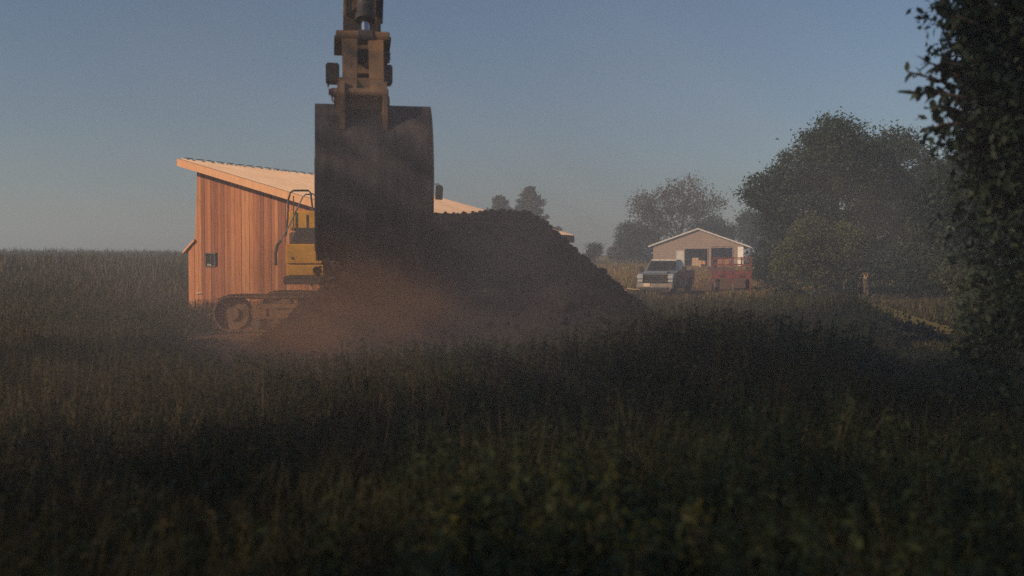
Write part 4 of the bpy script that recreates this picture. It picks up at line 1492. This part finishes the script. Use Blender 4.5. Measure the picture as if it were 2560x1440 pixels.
# meadow: far to near
x_, y_ = wedge(90000, 13, 60, -.62, .62)
k = keep_clear(x_, y_)
x_, y_ = x_[k], y_[k]
patch = fbm(x_, y_, .18, 3, 31)
hgt = np.clip(height_cap(x_, y_) * rng.uniform(.55, 1.05, len(x_)), .2, 1.5)
short = (dist_line(x_, y_, PATH) < 1.1) | ((x_ > 2) & (y_ > 34)) | ((np.abs(x_ + 3.4) < 6.5) & (np.abs(y_ - 22.6) < 5)) | ((x_ > -12.5) & (x_ < -2) & (y_ > 24) & (y_ < 37)) | ((x_ > -7.5) & (y_ > 17) & (y_ < 26) & (x_ < 3))
hgt = np.where(short, hgt * .33, hgt)
hgt = np.where((x_ > -13) & (x_ < -4) & (y_ > 23) & (y_ < 37), hgt * .5, hgt)
blades(np.column_stack([x_, y_, G(x_, y_)]), hgt, .006 + .0007 * y_, rng.uniform(.02, .28, len(x_)), rng.uniform(0, .5, len(x_)),
       np.clip(.5 + .3 * patch + .2 * rng.normal(size=len(x_)), 0, 1), "meadow_grass", M["grass"])
x_, y_ = wedge(60000, 60, 300, -.60, .60)
k = keep_clear(x_, y_)
x_, y_ = x_[k], y_[k]
k = x_ < -.02 * y_
hgt = rng.uniform(.6, 1.05, len(x_)) * (1 + .55 * np.clip(fbm(x_, y_, .13, 3, 77), -.6, 1.6))
xx2, yy2 = x_[k], y_[k]
blades(np.column_stack([xx2, yy2, G(xx2, yy2)]), hgt[k], .0009 * yy2, .15, rng.uniform(0, .4, k.sum()),
       np.clip(.5 + .25 * fbm(xx2, yy2, .08, 3, 9) + .2 * rng.normal(size=k.sum()), 0, 1), "field_grass", M["grass"])
k = ~k
xx2, yy2 = x_[k], y_[k]
x3, y3 = wedge(26000, 30, 125, .02, .33)
kk = keep_clear(x3, y3) & (x3 > 3.5)
xx2 = np.concatenate([xx2, x3[kk]])
yy2 = np.concatenate([yy2, y3[kk]])
tl = len(xx2)
blades(np.column_stack([xx2, yy2, G(xx2, yy2)]), np.where(xx2 / yy2 > .15, .30, .62) * rng.uniform(.6, 1.1, tl), .0009 * yy2, .15, rng.uniform(0, .4, tl),
       np.clip(.5 + .25 * fbm(xx2, yy2, .1, 3, 19) + .2 * rng.normal(size=tl), 0, 1), "golden_grass", M["gold_grass"])

# foreground: tall stalks over a dense understorey
x_, y_ = wedge(80000, 1.7, 14, -.60, .60, 1.4)
k = keep_clear(x_, y_)
x_, y_ = x_[k], y_[k]
hgt = np.clip(height_cap(x_, y_) * rng.uniform(.35, 1.0, len(x_)), .12, 1.4)
hgt = np.minimum(hgt, np.maximum(1.62 - .55 / (.05 + y_ * .30), .35) if False else hgt)
blades(np.column_stack([x_, y_, G(x_, y_)]), hgt, .0045 + .0006 * y_, rng.uniform(.02, .35, len(x_)), rng.uniform(.0, .7, len(x_)),
       np.clip(.42 + .25 * fbm(x_, y_, .6, 3, 41) - .25 * np.clip(x_ / y_ * 2, -.4, 1) + .2 * rng.normal(size=len(x_)), 0, 1), "tall_grass", M["grass"])


def leafy(n_, d0, d1, lo, hi, hmul, lsz, name, mat, per=16, p=1.4):
    x_, y_ = wedge(n_, d0, d1, lo, hi, p)
    k = keep_clear(x_, y_)
    x_, y_ = x_[k], y_[k]
    m_ = len(x_)
    H_ = height_cap(x_, y_) * hmul * rng.uniform(.55, 1.05, m_)
    lx, ly2 = rng.normal(0, .10, m_), rng.normal(0, .10, m_)
    z0 = G(x_, y_)
    # stems
    w_ = .004 + .0003 * y_
    b_ = np.column_stack([x_, y_, z0])
    t_ = np.column_stack([x_ + lx * H_, y_ + ly2 * H_, z0 + H_])
    sd_ = np.column_stack([w_, np.zeros(m_), np.zeros(m_)])
    VS = np.stack([b_ - sd_, b_ + sd_, t_ + sd_ * .4, t_ - sd_ * .4], 1).reshape(-1, 3)
    QS = np.arange(m_ * 4).reshape(-1, 4)
    # leaves
    idx = np.repeat(np.arange(m_), per)
    f_ = rng.uniform(.15, 1.02, len(idx))
    p_ = b_[idx] + (t_ - b_)[idx] * f_[:, None]
    a_ = rng.uniform(0, 6.283, len(idx))
    up = rng.uniform(-.45, .55, len(idx))
    v = np.column_stack([np.cos(a_), np.sin(a_), up])
    v /= np.linalg.norm(v, axis=1)[:, None]
    s_ = np.column_stack([-np.sin(a_), np.cos(a_), rng.normal(0, .25, len(idx))])
    sz_ = lsz * (1.15 - .6 * f_) * rng.uniform(.6, 1.3, len(idx))
    sz_ = sz_[:, None]
    mid = p_ + v * sz_ * .45 + np.array([0, 0, 1]) * sz_ * .06
    tip = p_ + v * sz_ - np.array([0, 0, 1]) * sz_ * .15
    VL = np.stack([p_, mid + s_ * sz_ * .2, tip, mid - s_ * sz_ * .2], 1).reshape(-1, 3)
    QL = np.arange(len(idx) * 4).reshape(-1, 4) + len(VS)
    tt = np.clip(.42 + .3 * fbm(x_, y_, .7, 3, 55) + .18 * rng.normal(size=m_) + .25 * fbm(x_, y_, 1.7, 2, 91), 0, 1)
    tint = np.concatenate([np.repeat(tt, 4), np.repeat(np.clip(tt[idx] + .1 * rng.normal(size=len(idx)), 0, 1), 4)])
    o_ = np_mesh(name, np.concatenate([VS, VL]), np.concatenate([QS, QL]), mat, None, tint)
    return tag(o_, kind="stuff")


leafy(4800, 1.8, 13, -.12, .62, .95, .105, "leafy_weeds", M["weed"], 18)
leafy(1500, 1.7, 8, -.60, .62, .70, .16, "broad_leaf_weeds", M["weed"], 12)
leafy(4200, 1.8, 14, -.62, -.05, .85, .08, "leafy_weeds", M["olive_weed"], 14)
leafy(3000, 8.3, 11.4, -.50, .25, 1.0, .09, "leafy_weeds", M["olive_weed"], 14)
leafy(1600, 13, 24, .33, .60, 1.25, .13, "weed_bank", M["weed"], 14, 1.0)
leafy(5000, 13, 40, -.60, -.25, .95, .13, "leafy_weeds", M["olive_weed"], 10, 1.0)
leafy(3000, 9, 26, .10, .60, .95, .13, "weed_bank", M["weed"], 14, 1.0)

# dry seed stalks that stand above the grass
x_, y_ = wedge(420, 5.5, 12.5, -.55, .40, 1.2)
k = keep_clear(x_, y_)
x_, y_ = x_[k], y_[k]
hs = height_cap(x_, y_) * rng.uniform(1.0, 1.30, len(x_))
blades(np.column_stack([x_, y_, G(x_, y_)]), hs, .010, rng.uniform(0, .12, len(x_)), rng.uniform(0, .2, len(x_)), rng.uniform(0, 1, len(x_)), "seed_stalks", M["stalk"])

# a few flowering weeds one can point to
FG = "yellow-green flowering weeds in the foreground"
spots = [(1460, 1205, 3.6, "widest yellow-green flowering weed, low in the foreground"), (1170, 1210, 3.7, "yellow-green weed left of the widest flowering one"),
         (1095, 1275, 3.4, "small yellowish weed nearest the middle bottom of the photo"), (1590, 1360, 3.2, "low yellow-green weed right of and below the widest one"),
         (820, 1290, 3.3, "yellowish weed leftmost of the flowering weeds"), (1775, 1300, 3.3, "pale-headed weed rightmost of the flowering weeds")]
for i, (px, py, d, lab) in enumerate(spots):
    top = at(px, py - 40, d)
    wdt = .16 if i == 0 else .08
    root = empty("flowering_weed", (top.x, top.y, g(top.x, top.y)), random.uniform(0, 6), lab, "weed", FG)
    H_ = top.z - root.location.z
    m = MB()
    tips = []
    for k_ in range(9 if i == 0 else 5):
        e = Vector((random.uniform(-wdt, wdt), random.uniform(-wdt, wdt), H_ * random.uniform(.78, 1.0)))
        m.path([(0, 0, 0), (e.x * .3, e.y * .3, H_ * .5), e], [.006, .004, .002], 5)
        tips.append(e)
    m.build("stem", M["bark"], root)
    pp = np.concatenate([np.array(e) * rng.uniform(.45, .98, (60, 1)) + rng.normal(0, .02, (60, 3)) for e in tips])
    V, Q = leaf_arrays(pp, .05 * (.6 + .6 * rng.uniform(0, 1, len(pp))), .38, .2)
    np_mesh("leaves", V, Q, M["weed"], root, np.repeat(rng.uniform(.3, 1, len(pp)), 4))
    pp = np.concatenate([np.array(e) + rng.normal(0, .022, (14, 3)) for e in tips])
    V, Q = leaf_arrays(pp, .016, .8, 0)
    tag(np_mesh("flower_head", V, Q, M["yellow_flower"], root, np.repeat(rng.uniform(0, 1, len(pp)), 4)), kind="stuff")

# ------------------------------------------------------------------ haze, added warm glow and lens veil
def volume_mat(name, col, dens, aniso):
    m = bpy.data.materials.new(name)
    m.use_nodes = True
    nt = m.node_tree
    nt.nodes.remove(nt.nodes["Principled BSDF"])
    v = nt.nodes.new("ShaderNodeVolumePrincipled")
    v.inputs["Color"].default_value = (*col, 1)
    v.inputs["Density"].default_value = dens
    v.inputs["Anisotropy"].default_value = aniso
    nt.links.new(v.outputs[0], nt.nodes["Material Output"].inputs["Volume"])
    return m, nt, v


hm, _, _ = volume_mat("pale_haze", (0.66, 0.82, 1.0), HAZE, 0.0)
hz = MB().box((0, 330, 13.0), (1460, 960, 30.0)).build("haze", hm)
tag(hz, kind="stuff")

dm, dn, dv = volume_mat("soil_dust", (0.95, 0.45, 0.19), 1.0, 0.0)
tc = dn.nodes.new("ShaderNodeTexCoord")
ln_ = dn.nodes.new("ShaderNodeVectorMath"); ln_.operation = 'LENGTH'
dn.links.new(tc.outputs["Object"], ln_.inputs[0])
mr = dn.nodes.new("ShaderNodeMapRange")
mr.interpolation_type = 'SMOOTHSTEP'
mr.inputs["From Min"].default_value = 0.10
mr.inputs["From Max"].default_value = 0.98
mr.inputs["To Min"].default_value = 1.0
mr.inputs["To Max"].default_value = 0.0
dn.links.new(ln_.outputs["Value"], mr.inputs["Value"])
nz0 = noise(dn, tc.outputs["Object"], 2.6, 4, .6)
nzr = dn.nodes.new("ShaderNodeMapRange")
nzr.inputs["From Min"].default_value = 0.34
nzr.inputs["From Max"].default_value = 0.66
nzr.inputs["To Min"].default_value = 0.12
nzr.inputs["To Max"].default_value = 0.9
dn.links.new(nz0, nzr.inputs["Value"])
nz = nzr.outputs[0]
mul = dn.nodes.new("ShaderNodeMath"); mul.operation = 'MULTIPLY'
dn.links.new(mr.outputs[0], mul.inputs[0])
dn.links.new(nz, mul.inputs[1])
mul2 = dn.nodes.new("ShaderNodeMath"); mul2.operation = 'MULTIPLY'
dn.links.new(mul.outputs[0], mul2.inputs[0])
mul2.inputs[1].default_value = 1.4
dn.links.new(mul2.outputs[0], dv.inputs["Density"])
bm = bmesh.new()
bmesh.ops.create_icosphere(bm, subdivisions=3, radius=1.0)
dme = bpy.data.meshes.new("dust_cloud")
bm.to_mesh(dme); bm.free()
du2 = link("dust_cloud", dme, dm)  # reddish volume added to make the orange glow by the heap
du2.location = (-2.3, 12.0, 0.95)
du2.scale = (2.1, 1.2, 1.4)
tag(du2, "warm reddish dust puff low over the left flank of the heap", "dust", kind="stuff")
dm2 = dm.copy()
dm2.name = "grey_dust"
for nd in dm2.node_tree.nodes:
    if nd.type == 'PRINCIPLED_VOLUME': nd.inputs["Color"].default_value = (0.82, 0.80, 0.86, 1)
    if nd.type == 'MATH' and not nd.inputs[1].is_linked: nd.inputs[1].default_value = 0.080
dme2 = dme.copy(); dme2.name = "dust_veil"; dme2.materials.clear()
du = link("dust_veil", dme2, dm2)  # grey volume added to lift the blacks, standing in for lens veil
du.location = (-0.4, 10.5, 1.4)
du.scale = (7.6, 8.5, 5.0)
tag(du, "thin grey dust hanging in the air around the bucket and the heap", "dust", kind="stuff")
